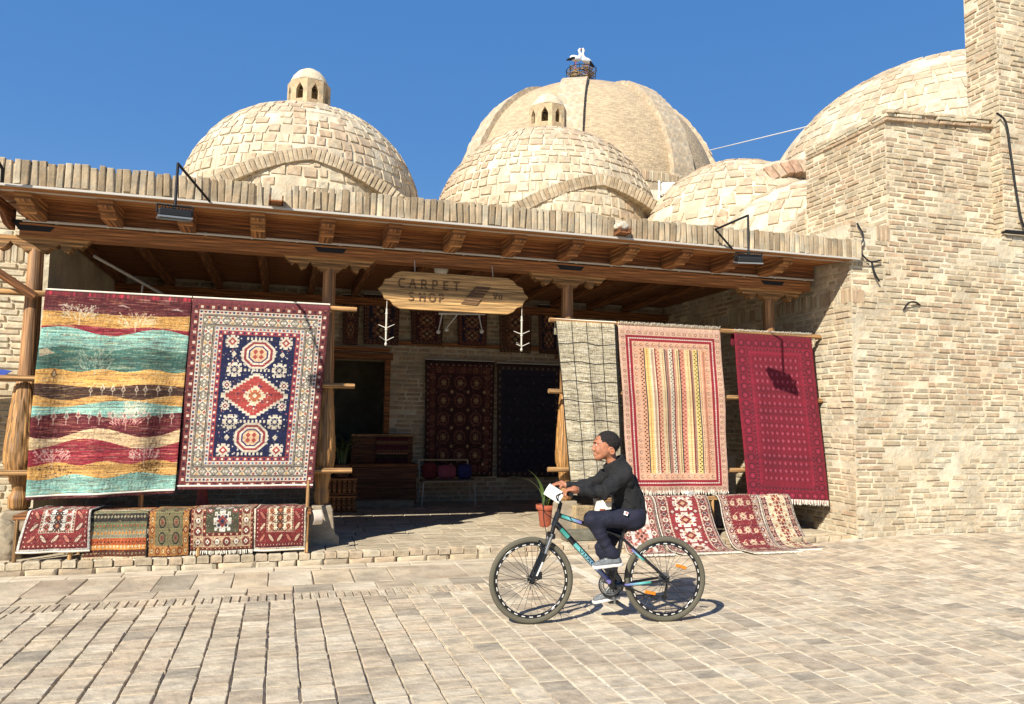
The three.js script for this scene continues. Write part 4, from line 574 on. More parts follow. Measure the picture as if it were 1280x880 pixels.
benchRug('olive rug with dark rings and an orange edge on the bench', { seed: 103, w: 380, h: 460, pad: 0, edge: '#5d1f1c', borders: [[10, '#3a1614', 'dot', '#c7a878', '#3a1614'], [52, '#c08646', 'gul', '#8f4a24', '#dcbc84', '#4a2014']], field: '#7d7550', motif: 'guls', n: 4, m: 2, cols: ['#2f2a1e', '#8a4a3c', '#4a3a28'] }, -1.31, -.9, -1.3, -.89, .46, 3, 0);
benchRug('rug with a white star on a dark square and a white fringe, on the bench', { seed: 104, w: 420, h: 460, pad: 4, edge: '#4a1c1a', borders: [[14, '#8a3a22', 'dot', '#dcc49a', '#3e1a18'], [62, '#b9a07e', 'gul', '#6d2e26', '#e6dac0', '#2e2a3c'], [20, '#7c2f22', 'dot', '#e0caa0', '#401818']], field: '#4b4a34', motif: 'medal', n: 2, cols: ['#ddd6c4', '#8c3c34', '#262a48'] }, -.89, -.24, -.88, -.235, .4, 4, .045, .005);
benchRug('red-bordered rug with a cream flowered field on the bench end by the slender post', { seed: 105, w: 420, h: 460, edge: '#d6c8ae', pad: 14, borders: [[10, '#4d1416'], [12, '#7c2a28', 'dot', '#dcc4a4', '#4a1a20'], [66, '#7a2422', 'leaf', '#cfb091', '#b86a58', '#30100f'], [14, '#b9987a', 'dot', '#7a2422', '#3c2530']], field: '#ddcfae', motif: 'vine', cols: ['#a2563a', '#4a2c1c', '#c08a4c'] }, -.235, .325, -.23, .33, .41, 5, 0);

function drapeRug(label, o, x0, x1, xb0, xb1, zEnd, seed) { // from a rail in a slack curve down on to the street
  const t = thing('draped_rug', label, 'rug', [(x0 + x1) / 2, 0, -9.2], 0, 'rugs trailing from the low rail on to the street'), cx = (x0 + x1) / 2;
  const pts = new THREE.CatmullRomCurve3([V(0, .655, -9.5), V(0, .665, -9.38), V(0, .6, -9.31), V(0, .42, -9.255), V(0, .22, -9.17), V(0, .07, -9.06), V(0, .024, -8.97), V(0, .02, lerp(-8.97, zEnd, .5)), V(0, .02, zEnd)]), len = pts.getLength(), prof = (s) => { const p = pts.getPointAt(clamp(s / len)); return [p.y, p.z]; };
  const f = (s) => clamp((s / len - .15) / .85), { g, at } = cloth(len, prof, (s) => lerp(x0, xb0, f(s) ** 1.6), (s) => lerp(x1, xb1, f(s) ** 1.6), { nx: 24, ny: 60, th: .013, wave: (u, s) => (.01 * Math.sin(u * 7 + seed + s) + .012 * fbm(u * 3, s * 3, seed, 2)) * Math.sin(clamp(s / len * 1.15) * Math.PI) + .004 });
  g.translate(-cx, 0, 9.2); mesh('pile', g, rugM(patternRug({ w: 320, h: 640, ...o })), t);
  mesh('fringe', strands((i) => at(i, 60, 0), 60, 24, 60, .07, [0, -.06, 1], seed, .004).translate(-cx, 0, 9.2), fringeM, t);
}
drapeRug('trailing rug with a white field and pink rosettes, half hidden by the bicycle', { seed: 111, borders: [[8, '#6d2428'], [12, '#c2a58a', 'dot', '#7c2a2a', '#3c3050'], [46, '#8a3a36', 'gul', '#e0d2b8', '#5a2226', '#c99a6a']], field: '#ddd6c6', motif: 'medal', n: 4, cols: ['#a5604e', '#c98f78', '#4a2a2a'] }, 4.25, 4.74, 4.2, 4.78, -8.78, 1);
drapeRug('trailing red rug with a white medallion behind the rear wheel', { seed: 112, borders: [[7, '#5a1c20'], [11, '#c8b096', 'dot', '#7c2a2a', '#3c3050'], [42, '#7c3434', 'gul', '#d6c4a8', '#3a2a3c', '#b8684a'], [9, '#d6c4a8', 'dot', '#7c2a2a', '#d6c4a8']], field: '#8f3032', motif: 'medal', n: 4, cols: ['#e0d6c2', '#7c2a2c', '#c49a72'] }, 4.75, 5.56, 4.84, 5.7, -8.76, 2);
drapeRug('trailing dark red rug with scrolling flowers and a cream border stripe', { seed: 113, borders: [[7, '#5a1c20'], [10, '#d0bfa4', 'dot', '#7c2a2a', '#2c2c48'], [40, '#b79a80', 'gul', '#6d2828', '#e2d8c4', '#2e2e46'], [10, '#7c2a2a', 'dot', '#d6c4a8', '#3c1618']], field: '#7a2428', motif: 'vine', cols: ['#d9b890', '#c7a58a', '#3c1618'] }, 5.72, 6.34, 5.78, 6.5, -8.64, 3);
drapeRug('trailing narrow rug with cream field and dark red rosettes', { seed: 114, borders: [[6, '#3a2024'], [10, '#d8c8ac', 'dot', '#5c2426', '#2c2c48'], [44, '#4f2428', 'gul', '#c9a486', '#7c3434', '#e2d6c0'], [10, '#d8c8ac', 'dot', '#7c2a2a', '#d8c8ac']], field: '#d3c19c', motif: 'medal', n: 6, cols: ['#7c2c28', '#a4603c', '#e2d2ac'] }, 6.34, 6.86, 6.46, 7.02, -8.74, 4);
{
  const b = thing('low_rail', 'low rail of round timbers under the trailing rugs', 'rail', [5.5, 0, -9.42]);
  mesh('rail', bar([-1.4, .63, -.02], [1.5, .625, -.02], .03, .034, 10), M.woodPale, b);
  for (const x of [-1.2, .12, .2, 1.3]) mesh('leg', bar([x, PLAT, -.02], [x, .62, -.02], .026, .026, 8), M.woodPale, b);
}
// ---------------------------------------------------------------- shop sign
{
  const s = thing('shop_sign', 'carved wooden board sign reading CARPET SHOP hung from the beam', 'sign', [2.08, 3.255, -9.56]);
  const hw = .97, hh = .235, e = [[hw, 0], [hw - .05, .05], [hw - .08, .12], [hw - .15, .14], [hw - .2, .2], [hw - .28, hh]], shp = [...e, ...[...e].reverse().map(([a, b]) => [-a, b]), ...e.slice(1).map(([a, b]) => [-a, -b]), ...[...e].reverse().slice(0, -1).map(([a, b]) => [a, -b])];
  mesh('board', extrude(shp, .035, .006).translate(0, 0, -.02), woodM('#dba860', .8), s);
  const font = await new FontLoader().loadAsync('fonts/droid/droid_sans_regular.typeface.json'), dk = woodM('#8a6238', .8);
  const text = (str, x, y, size, sp) => { let cx = x; for (const ch of str) { const g = new TextGeometry(ch, { font, size, depth: .012, bevelEnabled: true, bevelSize: .002, bevelThickness: .002, bevelSegments: 1, curveSegments: 4 }); mesh('letter', boxUV(g.translate(cx, y, .018)), dk, s); cx += sp; } };
  text('CARPET', -.74, .03, .115, .142); text('SHOP', -.6, -.125, .1, .125); text('Vo', .5, -.05, .07, .07);
  const cw = extrude([[.08, -.13], [.28, -.14], [.46, .1], [.27, .1]], .014, .004).translate(0, 0, .016); mesh('carved_rug', cw, dk, s);
  const ln = []; for (let k = 0; k < 6; k++) ln.push(bar([.11 + k * .032, -.11 + k * .036, .034], [.29 + k * .03, -.12 + k * .036, .034], .005, .005, 5)); mesh('carved_lines', ln, woodM('#b88a50'), s);
  for (const x of [-.52, .5]) mesh('hanger', bar([x, hh - .01, 0], [x, .4, -.06], .006, .006, 6), M.pipe, s);
}
// ---------------------------------------------------------------- floodlights on bent arms
function flood(label, pts, rot) {
  const o = pts[0], t = thing('floodlight', label, 'floodlight', o), q = pts.map((p) => p.map((v, i) => v - o[i])), e = q[q.length - 1];
  mesh('arm', poly(q, .014, 8), M.iron, t);
  const h = new THREE.Group(); h.name = 'lamp_head'; h.position.set(...e); h.rotation.set(...rot); t.add(h);
  mesh('housing', rbox(.3, .07, .22, .015).translate(0, -.05, 0), M.black, h); const fins = []; for (let k = 0; k < 9; k++) fins.push(box(-.12 + k * .03, -.112 + k * .03, -.018, .012, -.09, .09)); mesh('fins', fins, M.iron, h);
  mesh('rim', [box(-.155, .155, -.1, -.084, .09, .115), box(-.155, .155, -.1, -.084, -.115, -.09), box(-.155, -.13, -.1, -.084, -.09, .09), box(.13, .155, -.1, -.084, -.09, .09)], mat('#8f9496', .4, { metalness: .6 }), h);
  mesh('glass', box(-.13, .13, -.092, -.087, -.09, .09), mat('#5d6468', .12, { metalness: .2 }), h); mesh('yoke', poly([[-.16, -.05, 0], [-.16, .03, 0], [.16, .03, 0], [.16, -.05, 0]], .009, 6), M.iron, h);
}
flood('floodlight on a bent black arm over the landscape rug', [[-.82, 3.97, -8.8], [-1.09, 4.2, -8.3], [-1.06, 3.66, -8.02]], [.1, .2, 0]);
flood('floodlight on an angled black arm over the crimson rug', [[5.64, 3.95, -8.8], [5.33, 4.16, -8.7], [5.5, 4.24, -8.22], [5.46, 3.72, -8.16]], [.25, -.3, .05]);
{ const t = thing('arm_bracket', 'black bent bracket over the parapet at the open end of the canopy', 'bracket', [-2.78, 3.98, -8.78]); mesh('rod', poly([[0, 0, 0], [.03, .1, .1], [-.06, .3, .25], [-.2, .2, .3]], .016), M.iron, t); }
// ---------------------------------------------------------------- inside the shop
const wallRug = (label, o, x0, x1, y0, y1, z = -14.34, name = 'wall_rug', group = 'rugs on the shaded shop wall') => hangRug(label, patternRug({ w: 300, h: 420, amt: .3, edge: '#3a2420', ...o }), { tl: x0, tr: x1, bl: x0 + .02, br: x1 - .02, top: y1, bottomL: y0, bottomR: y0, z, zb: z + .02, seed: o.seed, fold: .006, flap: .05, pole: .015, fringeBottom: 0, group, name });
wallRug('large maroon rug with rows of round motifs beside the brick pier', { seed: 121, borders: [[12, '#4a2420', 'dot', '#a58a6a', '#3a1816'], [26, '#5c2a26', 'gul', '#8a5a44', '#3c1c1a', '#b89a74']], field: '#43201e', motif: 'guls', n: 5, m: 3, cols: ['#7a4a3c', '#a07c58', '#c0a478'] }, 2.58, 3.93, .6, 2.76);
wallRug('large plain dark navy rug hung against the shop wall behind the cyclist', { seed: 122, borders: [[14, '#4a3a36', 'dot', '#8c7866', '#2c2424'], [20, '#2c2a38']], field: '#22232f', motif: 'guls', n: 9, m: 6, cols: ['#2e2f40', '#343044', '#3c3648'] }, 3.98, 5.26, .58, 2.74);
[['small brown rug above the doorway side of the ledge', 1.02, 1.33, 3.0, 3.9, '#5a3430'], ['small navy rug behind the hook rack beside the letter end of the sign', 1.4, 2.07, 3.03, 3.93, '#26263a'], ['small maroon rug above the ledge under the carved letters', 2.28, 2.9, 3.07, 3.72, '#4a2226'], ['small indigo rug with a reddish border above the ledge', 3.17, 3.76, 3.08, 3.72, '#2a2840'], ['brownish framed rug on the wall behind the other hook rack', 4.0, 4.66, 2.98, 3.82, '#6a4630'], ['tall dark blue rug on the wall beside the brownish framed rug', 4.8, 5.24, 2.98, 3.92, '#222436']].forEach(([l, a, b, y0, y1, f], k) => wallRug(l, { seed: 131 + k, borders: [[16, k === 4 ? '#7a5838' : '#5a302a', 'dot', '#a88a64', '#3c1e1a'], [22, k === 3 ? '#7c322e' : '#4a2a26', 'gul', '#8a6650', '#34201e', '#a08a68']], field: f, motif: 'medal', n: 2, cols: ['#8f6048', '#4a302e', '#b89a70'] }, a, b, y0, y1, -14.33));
{ // dark rugs on the inner side wall and hung at the back left
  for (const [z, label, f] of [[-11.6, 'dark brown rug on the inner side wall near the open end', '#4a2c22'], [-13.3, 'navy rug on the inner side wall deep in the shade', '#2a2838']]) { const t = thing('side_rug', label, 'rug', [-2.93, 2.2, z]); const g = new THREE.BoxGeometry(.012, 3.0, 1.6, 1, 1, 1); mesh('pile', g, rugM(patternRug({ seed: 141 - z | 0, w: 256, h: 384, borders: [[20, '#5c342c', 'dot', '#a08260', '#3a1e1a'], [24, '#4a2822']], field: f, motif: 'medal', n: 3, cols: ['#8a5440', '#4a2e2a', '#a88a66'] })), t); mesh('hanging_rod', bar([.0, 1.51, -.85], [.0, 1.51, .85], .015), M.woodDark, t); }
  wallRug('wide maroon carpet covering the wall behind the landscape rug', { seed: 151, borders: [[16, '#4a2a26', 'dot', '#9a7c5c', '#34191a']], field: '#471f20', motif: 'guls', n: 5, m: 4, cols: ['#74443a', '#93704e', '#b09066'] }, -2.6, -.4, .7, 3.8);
  tag(mesh('ceiling_rod', [bar([-2.3, 3.62, -10.6], [-1.2, 3.1, -11.6], .02, .02, 8), bar([-1.8, 3.38, -11.05], [-1.86, 2.7, -11.05], .012, .012, 6)], M.pipe), 'thin slanting rod with a hanging wire under the ceiling behind the landscape rug', 'rod');
}
{ const c = thing('chest', 'low wooden chest with a rug laid over its back, beside the doorway', 'chest', [1.8, PLAT, -13.95]);
  mesh('body', rbox(1.1, .62, .5, .02).translate(0, .37, 0), woodM('#7a4a28'), c); mesh('lid', rbox(1.16, .04, .54, .012).translate(0, .7, 0), M.woodMid, c); mesh('back_panel', rbox(1.1, .48, .05, .01).translate(0, .96, -.24), woodM('#7a4a28'), c); mesh('top_rail', box(-.56, .58, 1.19, 1.23, -.28, -.2), M.woodPale, c); for (const x of [-.48, .48]) mesh('foot', rbox(.08, .07, .4, .01).translate(x, .03, 0), M.woodDark, c);
  const r = thing('folded_rug', 'maroon and brown rug hanging over the back of the wooden chest', 'rug', [1.98, .85, -14.15]); const { g } = cloth(.46, (s) => [.46 - s, .005 * Math.sin(s * 9)], () => -.3, () => .28, { nx: 14, ny: 20, th: .02, wave: (u) => .012 * Math.sin(u * 10) }); mesh('pile', g, rugM(patternRug({ seed: 161, w: 256, h: 200, pad: 0, borders: [], field: '#6b4a34', motif: 'bands', cols: ['#5a1a20', '#7a5a3c', '#5a1c24', '#8a6a48', '#2a1814'] })), r); }
{ const b = thing('metal_bench', 'thin-legged bench with a low back and coloured cushions', 'bench', [2.93, PLAT, -13.75]);
  mesh('seat', rbox(.98, .035, .42, .012).translate(0, .42, 0), mat('#8a7a60', .7), b); mesh('back_rail', bar([-.5, .78, -.22], [.42, .78, -.22], .016), mat('#a08d6c', .6), b); for (const x of [-.47, .44]) { mesh('back_post', bar([x, .42, -.2], [x - .03, .78, -.22], .013), M.pipe, b); for (const z of [-.18, .18]) mesh('leg', bar([x, .41, z], [x + (x < 0 ? -.03 : .03), 0, z * 1.1], .012), M.pipe, b); }
  const cu = (x, w, h, c, label) => { const t = thing('cushion', label, 'cushion', [2.93 + x, PLAT + .44, -13.85]); const g = nets((p, q, r) => (Math.pow(Math.abs(p / (w / 2)) ** 4 + Math.abs((q - h / 2) / (h / 2)) ** 4, .25) + Math.abs(r / .075) ** 2 * .6 - 1) * .06, [-w * .7, -.06, -.14], [w * .7, h + .08, .14], .014); mesh('cover', g, mat(c, .9, { map: G.cloth }), t); };
  cu(-.32, .26, .3, '#6d2026', 'dark red cushion on the thin-legged bench'); cu(0, .34, .26, '#9a4a58', 'pink patterned cushion on the thin-legged bench'); cu(.33, .26, .27, '#2a2c66', 'blue cushion on the thin-legged bench'); }
{ // hook racks, branch lamp and globe
  const rackM = mat('#bdb6a6', .8);
  for (const [x, label] of [[1.22, 'white branched hook rack hanging below the letter end of the sign'], [2.98, 'white branched hook rack hanging below the far end of the sign']]) { const t = thing('hook_rack', label, 'hook rack', [x, 2.55, -9.57]);  mesh('stem', [bar([0, 0, 0], [0, .46, 0], .011, .012, 8), ...[.02, .2, .4].map((y) => { const s = new THREE.SphereGeometry(.018, 10, 8); s.translate(0, y, 0); return s; })], rackM, t); for (const [y, a] of [[.06, .5], [.06, 2.6], [.06, 4.4], [.22, .3], [.22, 3.6]]) mesh('prong', bar([0, y, 0], [Math.cos(a) * .1, y + .045, Math.sin(a) * .14], .006, .004, 6), rackM, t); mesh('cord', bar([0, .46, 0], [0, .62, 0], .005, .005, 5), rackM, t); }
  const c = thing('branch_lamp', 'hanging lamp holder of pale crossed branches inside the shop', 'lamp', [2.75, 3.05, -12.2]); mesh('branches', [bar([-.36, .3, 0], [.4, .32, .05], .018, .012), bar([-.3, .3, 0], [-.36, .02, .02], .012, .009), bar([.3, .32, .04], [.34, .06, .1], .012, .009), bar([.2, .31, .03], [.42, .42, .06], .012, .006), bar([-.05, .3, 0], [-.18, .1, -.2], .012, .009)], M.white, c); mesh('cord', bar([0, .3, .02], [0, .8, .02], .008), M.black, c); for (const [x, y, z] of [[-.36, 0, .02], [.34, .03, .1], [-.18, .07, -.2]]) mesh('bulb', new THREE.SphereGeometry(.035, 12, 8).translate(x, y, z), M.white, c);
  const g = thing('ceiling_globe', 'round white ceiling lamp above the shop sign', 'lamp', [2.06, 3.72, -10.4]); mesh('globe', new THREE.SphereGeometry(.1, 20, 14), mat('#d9d4c8', .4), g); mesh('holder', bar([0, .07, 0], [0, .2, 0], .05), M.white, g);
}
// ---------------------------------------------------------------- plants, boxes and bags
function blade(L, w, bend, curl) { const P = [], I = [], n = 9; for (let i = 0; i <= n; i++) { const t = i / n, a = bend * t * t, y = L * t * Math.cos(a * .7), z = L * t * Math.sin(a), ww = w * Math.sin(Math.PI * Math.min(1, .12 + t * .9)) * (t > .98 ? .1 : 1); P.push(-ww, y, z + curl * ww, 0, y, z, ww, y, z + curl * ww); } for (let i = 0; i < n; i++) for (let s = 0; s < 2; s++) { const a = i * 3 + s; I.push(a, a + 1, a + 3, a + 1, a + 4, a + 3); } const g = new THREE.BufferGeometry(); g.setAttribute('position', new THREE.Float32BufferAttribute(P, 3)); g.setIndex(I); g.computeVertexNormals(); return boxUV(g); }
{
  const leafM = mat('#5f7a34', .55, { transmission: .25, thickness: 0, side: THREE.DoubleSide, map: G.cloth });
  const p = thing('potted_plant', 'terracotta pot with upright strap leaves on the pavement by the checked rug', 'plant', [3.74, PLAT, -10.7]);
  mesh('pot', boxUV(lathe([[.0001, 0], [.09, 0], [.125, .24], [.15, .25], [.152, .31], [.135, .31], [.12, .26], [.0001, .25]], 28)), M.terracotta, p);
  const R = rng(12); for (let k = 0; k < 11; k++) { const o = mesh('leaf', blade(k < 2 ? .62 : .22 + R() * .16, k < 2 ? .035 : .02, .35 + R() * .8, .3), leafM, p); o.position.set((R() - .5) * .08, .26, (R() - .5) * .08); o.rotation.set(0, k < 2 ? -1.2 - k * .4 : R() * 6.28, 0); }
  const q = thing('leafy_plant', 'arching leafy plant on slatted crates in the shade by the slender post', 'plant', [1.0, PLAT + .56, -13.0]);
  mesh('pot', boxUV(lathe([[.0001, 0], [.11, 0], [.14, .2], [.12, .2], [.0001, .18]], 24)), mat('#6a4632', .8), q); const gl = mat('#41522c', .5, { side: THREE.DoubleSide, transmission: .2, thickness: 0 });
  for (let k = 0; k < 36; k++) { const o = mesh('leaf', blade(.45 + R() * .35, .018 + R() * .01, .8 + R() * 1.2, .25), gl, q); o.position.set((R() - .5) * .1, .16, (R() - .5) * .1); o.rotation.y = k * 2.4 + R(); }
  for (const [y, label] of [[0, 'lower slatted wooden crate in the shade under the leafy plant'], [.28, 'upper slatted wooden crate in the shade carrying the leafy plant']]) { const c = thing('slatted_crate', label, 'crate', [1.0, PLAT + y, -13.0]); for (let k = 0; k < 6; k++) for (const z of [-.18, .18]) mesh('slat', rbox(.05, .26, .02, .005).translate(-.2 + k * .08, .14, z), M.woodMid, c); mesh('rim', [box(-.24, .24, .24, .27, -.2, .2), box(-.24, .24, .005, .03, -.19, .19)], M.woodMid, c); }
  const bx = (n, l, cat, pos, ry, g, m) => { const t = mesh(n, g, m); t.position.set(...pos); t.rotation.y = ry; tag(t, l, cat); return t; };
  const cr = (w, h, d, s) => nets((x, y, z) => { const a = Math.max(Math.abs(x) - w / 2, Math.abs(y - h / 2) - h / 2, Math.abs(z) - d / 2); return a + .012 * fbm(x * 9 + s, y * 9, z * 9, 3); }, [-w * .62, -.05, -d * .7], [w * .62, h + .06, d * .7], .022);
  const printM = (() => { const [c, x] = canvas(128, 128); rr(x, '#ded9cc', 0, 0, 128, 128); x.strokeStyle = '#4a3c30'; x.lineWidth = 5; for (const [a, b, d, e] of [[10, 40, 90, 20], [30, 90, 120, 60], [60, 10, 100, 80]]) { x.beginPath(); x.moveTo(a, b); x.lineTo(d, e); x.stroke(); } rr(x, '#b28a52', 30, 84, 60, 30); rr(x, '#8a4a3c', 84, 12, 24, 16); const t = new THREE.CanvasTexture(c); t.colorSpace = THREE.SRGBColorSpace; t.wrapS = t.wrapT = THREE.RepeatWrapping; t.repeat.set(2.4, 2.4); return mat('#ffffff', .8, { map: t }); })();
  bx('paper_sack', 'crumpled brown paper sack leaning by the foot of the checked rug', 'sack', [3.86, PLAT, -9.66], .2, cr(.3, .42, .2, 1), mat('#b39a72', .9, { map: G.cloth }));
  bx('white_bag', 'white printed bag standing beside the brown paper sack', 'bag', [4.22, PLAT, -9.6], -.1, cr(.36, .5, .2, 5), printM);
  bx('white_sack', 'white sack seen between the striped rug and the crimson rug', 'sack', [6.38, PLAT, -10.3], .3, cr(.36, 1.05, .25, 9), mat('#c9c4b6', .85, { map: G.cloth }));
  bx('grey_panel', 'grey board leaning behind the striped rug', 'board', [6.05, PLAT, -10.6], .1, rbox(1.0, .9, .05, .01).translate(0, .46, 0), mat('#6d6a5c', .9, { map: G.plaster }));
  bx('stone_step', 'low grey stone step in front of the carved post by the checked rug', 'step', [3.78, PLAT, -9.42], 0, rbox(.5, .13, .22, .015).translate(0, .065, 0), stoneM('#77725f'));
  bx('white_cloth', 'small white cloth tied at the end of the low rail', 'cloth', [5.32, .62, -9.42], .4, cr(.16, .12, .08, 3), mat('#d8d4c8', .9, { map: G.cloth }));
  bx('painted_vase', 'red and cream painted vase seen under the navy rug', 'vase', [-.86, PLAT, -10.1], 0, boxUV(lathe([[.0001, 0], [.07, 0], [.1, .3], [.06, .55], [.05, .7], [.075, .76], [.0001, .75]], 24)), mat('#a34038', .6, { map: G.cloth }));
  bx('paper_tag', 'bent pale paper tag on the strut beside the slender post', 'paper', [.44, .6, -9.2], .4, cloth(.2, (s) => [-s * .8, .05 * Math.sin(s * 14)], () => -.05, () => .06, { nx: 6, ny: 12, th: .004 }).g, mat('#d2c3ae', .8));
  const tarp = bx('blue_tarp', 'edge of a blue tarpaulin beyond the thick carved post', 'tarp', [-3.75, 2.15, -10.4], 0, cloth(.9, (s) => [-.14 * s * s - .1 * s, s * .6 - .3], () => -.8, () => .62, { nx: 16, ny: 12, th: .006, wave: (u, s) => .03 * Math.sin(u * 9) }).g, mat('#24479c', .6));
  bx('tarp_pole', 'thin pole holding the blue tarpaulin', 'pole', [-3.3, 0, -10.45], 0, bar([0, 0, 0], [0, 2.2, 0], .02), M.pipe);
  bx('rough_stone', 'rough pale stone lump at the foot of the thick carved post', 'stone', [-2.75, PLAT, -9.42], 0, nets((x, y, z) => ell([0, .16, 0], [.22, .26, .14])(x, y, z) + .05 * fbm(x * 5, y * 5, z * 5, 3), [-.32, -.02, -.24], [.32, .5, .24], .02), stoneM('#a8987c'));
}
// ---------------------------------------------------------------- bicycle (local x runs from front wheel to rear wheel, z towards the rider's left)
const BIKE = [2.59, 0, -6.05], BRY = -.1697;
const bike = thing('bicycle', 'black mountain bicycle with teal and violet frame stripes ridden along the street', 'bicycle', BIKE, BRY);
{
  const bp = mat('#0c0d0f', .28, { clearcoat: .8, clearcoatRoughness: .15 }), alu = mat('#8f9192', .35, { metalness: .85 }), wr = .35, RH = [.557, wr], FH = [-.574, wr], BB = [.105, .3], HT = [-.352, .9], HB = [-.39, .79], ST = [.195, .735];
  const tread = (() => { const [c, x] = canvas(64, 64); rr(x, '#555', 0, 0, 64, 64); for (let k = 0; k < 4; k++) for (let j = 0; j < 4; j++) rr(x, '#fff', k * 16 + (j % 2) * 6, j * 16 + 3, 9, 10); const t = new THREE.CanvasTexture(c); t.wrapS = t.wrapT = THREE.RepeatWrapping; t.repeat.set(44, 2); return t; })();
  const tyreM = mat('#5d5848', .9, { bumpMap: tread, bumpScale: .006 });
  const decalM = mat('#c9c5ba', .6), discM = mat('#6f6c64', .45, { metalness: .5 }), spokeM = mat('#4a4a48', .4, { metalness: .7 });
  const wheel = (hx, hy, steer) => {
    const w = new THREE.Group(); w.name = 'wheel'; w.position.set(hx, hy, 0); w.rotation.y = steer; bike.add(w);
    mesh('tyre', new THREE.TorusGeometry(wr - .024, .024, 14, 72), tyreM, w);
    mesh('rim', lathe([[.283, -.013], [.302, -.013], [.306, 0], [.302, .013], [.283, .013], [.279, 0], [.283, -.013]], 72).rotateX(Math.PI / 2), M.blackGloss, w);
    for (let k = 0; k < 28; k++) { const a = k / 28 * 6.283, g = new THREE.BoxGeometry(.03, .008, .0012); g.translate(0, .2795 + .012, .0142); g.rotateZ(a); mesh('rim_decal', g, decalM, w); }
    mesh('hub', [new THREE.CylinderGeometry(.016, .016, .1, 14).rotateX(Math.PI / 2), new THREE.CylinderGeometry(.028, .028, .006, 18).rotateX(Math.PI / 2).translate(0, 0, .03), new THREE.CylinderGeometry(.028, .028, .006, 18).rotateX(Math.PI / 2).translate(0, 0, -.03), new THREE.CylinderGeometry(.008, .008, .15, 10).rotateX(Math.PI / 2)], M.black, w);
    for (let k = 0; k < 28; k++) { const a = k / 28 * 6.283, s = k % 2 ? 1 : -1, b = a + (k % 4 < 2 ? .42 : -.42); mesh('spoke', bar([Math.cos(b) * .026, Math.sin(b) * .026, s * .03], [Math.cos(a) * .281, Math.sin(a) * .281, 0], .0019, .0019, 4), spokeM, w); }
    const ring = new THREE.Shape().absarc(0, 0, .09, 0, 6.2832); ring.holes.push(new THREE.Path().absarc(0, 0, .066, 0, 6.2832, true)); for (let k = 0; k < 12; k++) { const a = k / 12 * 6.283; ring.holes.push(new THREE.Path().absarc(Math.cos(a) * .078, Math.sin(a) * .078, .006, 0, 6.2832, true)); }
    const dsk = [new THREE.ExtrudeGeometry(ring, { depth: .002, bevelEnabled: false, curveSegments: 20 }).translate(0, 0, .044)]; for (let k = 0; k < 6; k++) { const a = k / 6 * 6.283; dsk.push(bar([Math.cos(a) * .02, Math.sin(a) * .02, .045], [Math.cos(a + .3) * .068, Math.sin(a + .3) * .068, .045], .005, .005, 5)); } mesh('brake_disc', dsk, discM, w);
    return w;
  };
  const fwh = wheel(FH[0], FH[1], .03), rwh = wheel(RH[0], RH[1], 0);
  const amb = mat('#c8761c', .35); for (const a of [.62, 3.85]) { const g = rbox(.095, .028, .012, .005).rotateZ(a - .9); g.translate(Math.cos(a) * .17, Math.sin(a) * .17, .008); mesh('reflector', g, amb, rwh); }
  const T = (a, b, r0, r1, z = 0, z1 = z) => bar([a[0], a[1], z], [b[0], b[1], z1], r0, r1, 16);
  // frame
  const fr = new THREE.Group(); fr.name = 'frame'; bike.add(fr);
  mesh('down_tube', T([-.375, .81], [BB[0] - .01, BB[1] + .02], .026, .024), bp, fr); mesh('top_tube', T([-.352, .875], [.175, .705], .021, .018), bp, fr); mesh('seat_tube', T(BB, ST, .019, .018), bp, fr); mesh('head_tube', T(HB, HT, .025, .024), bp, fr);
  for (const s of [-1, 1]) { mesh('seat_stay', T([.185, .69], [RH[0], RH[1] + .01], .011, .009, s * .02, s * .065), bp, fr); mesh('chain_stay', T([.13, .3], [RH[0], RH[1]], .013, .01, s * .03, s * .065), bp, fr); }
  mesh('bottom_bracket', new THREE.CylinderGeometry(.026, .026, .08, 18).rotateX(Math.PI / 2).translate(BB[0], BB[1], 0), M.black, fr);
  // painted stripes on the tubes: teal running to violet, as on the real paint
  const stripe = (a, b, r, z, len, w, z1 = z) => { const [c, x] = canvas(256, 32), g = x.createLinearGradient(0, 0, 256, 0); g.addColorStop(0, '#2a7f70'); g.addColorStop(.4, '#6db3b0'); g.addColorStop(1, '#6b5f9c'); x.fillStyle = g; x.fillRect(0, 0, 256, 32); if (len) { x.fillStyle = '#101018'; x.font = 'bold 30px sans-serif'; x.fillText(len, 96, 27); rr(x, '#0c0d0f', 40, 0, 30, 32); } const t = new THREE.CanvasTexture(c); t.colorSpace = THREE.SRGBColorSpace; const L = Math.hypot(b[0] - a[0], b[1] - a[1]), q = new THREE.CylinderGeometry(r, r, L, 12, 1, true, -w / 2, w); const uv = q.attributes.uv; for (let i = 0; i < uv.count; i++) uv.setXY(i, 1 - uv.getY(i), uv.getX(i)); q.rotateZ(Math.atan2(b[1] - a[1], b[0] - a[0]) - Math.PI / 2); if (z1 !== z) q.rotateY(-Math.atan2(z1 - z, L)); q.translate((a[0] + b[0]) / 2, (a[1] + b[1]) / 2, (z + z1) / 2); return [q, mat('#ffffff', .3, { map: t, clearcoat: .7, side: THREE.DoubleSide })]; };
  { const [g, m] = stripe([.085, .325], [-.335, .765], .0275, 0, 'VUXC', 1.25); mesh('stripe', g, m, fr).userData.label = 'teal to violet stripe with lettering on the down tube'; const [g2, m2] = stripe([-.16, .815], [-.33, .87], .0222, 0, '', 1.2); mesh('stripe', g2, m2, fr); const [g3, m3] = stripe([.2, .31], [.42, .335], .0138, .036, '', 1.6, .052); mesh('stripe', g3, m3, fr); const [g4, m4] = stripe([.26, .6], [.36, .51], .0116, .034, '', 1.6, .045); mesh('stripe', g4, m4, fr); }
  // suspension fork
  const fk = new THREE.Group(); fk.name = 'fork'; bike.add(fk);
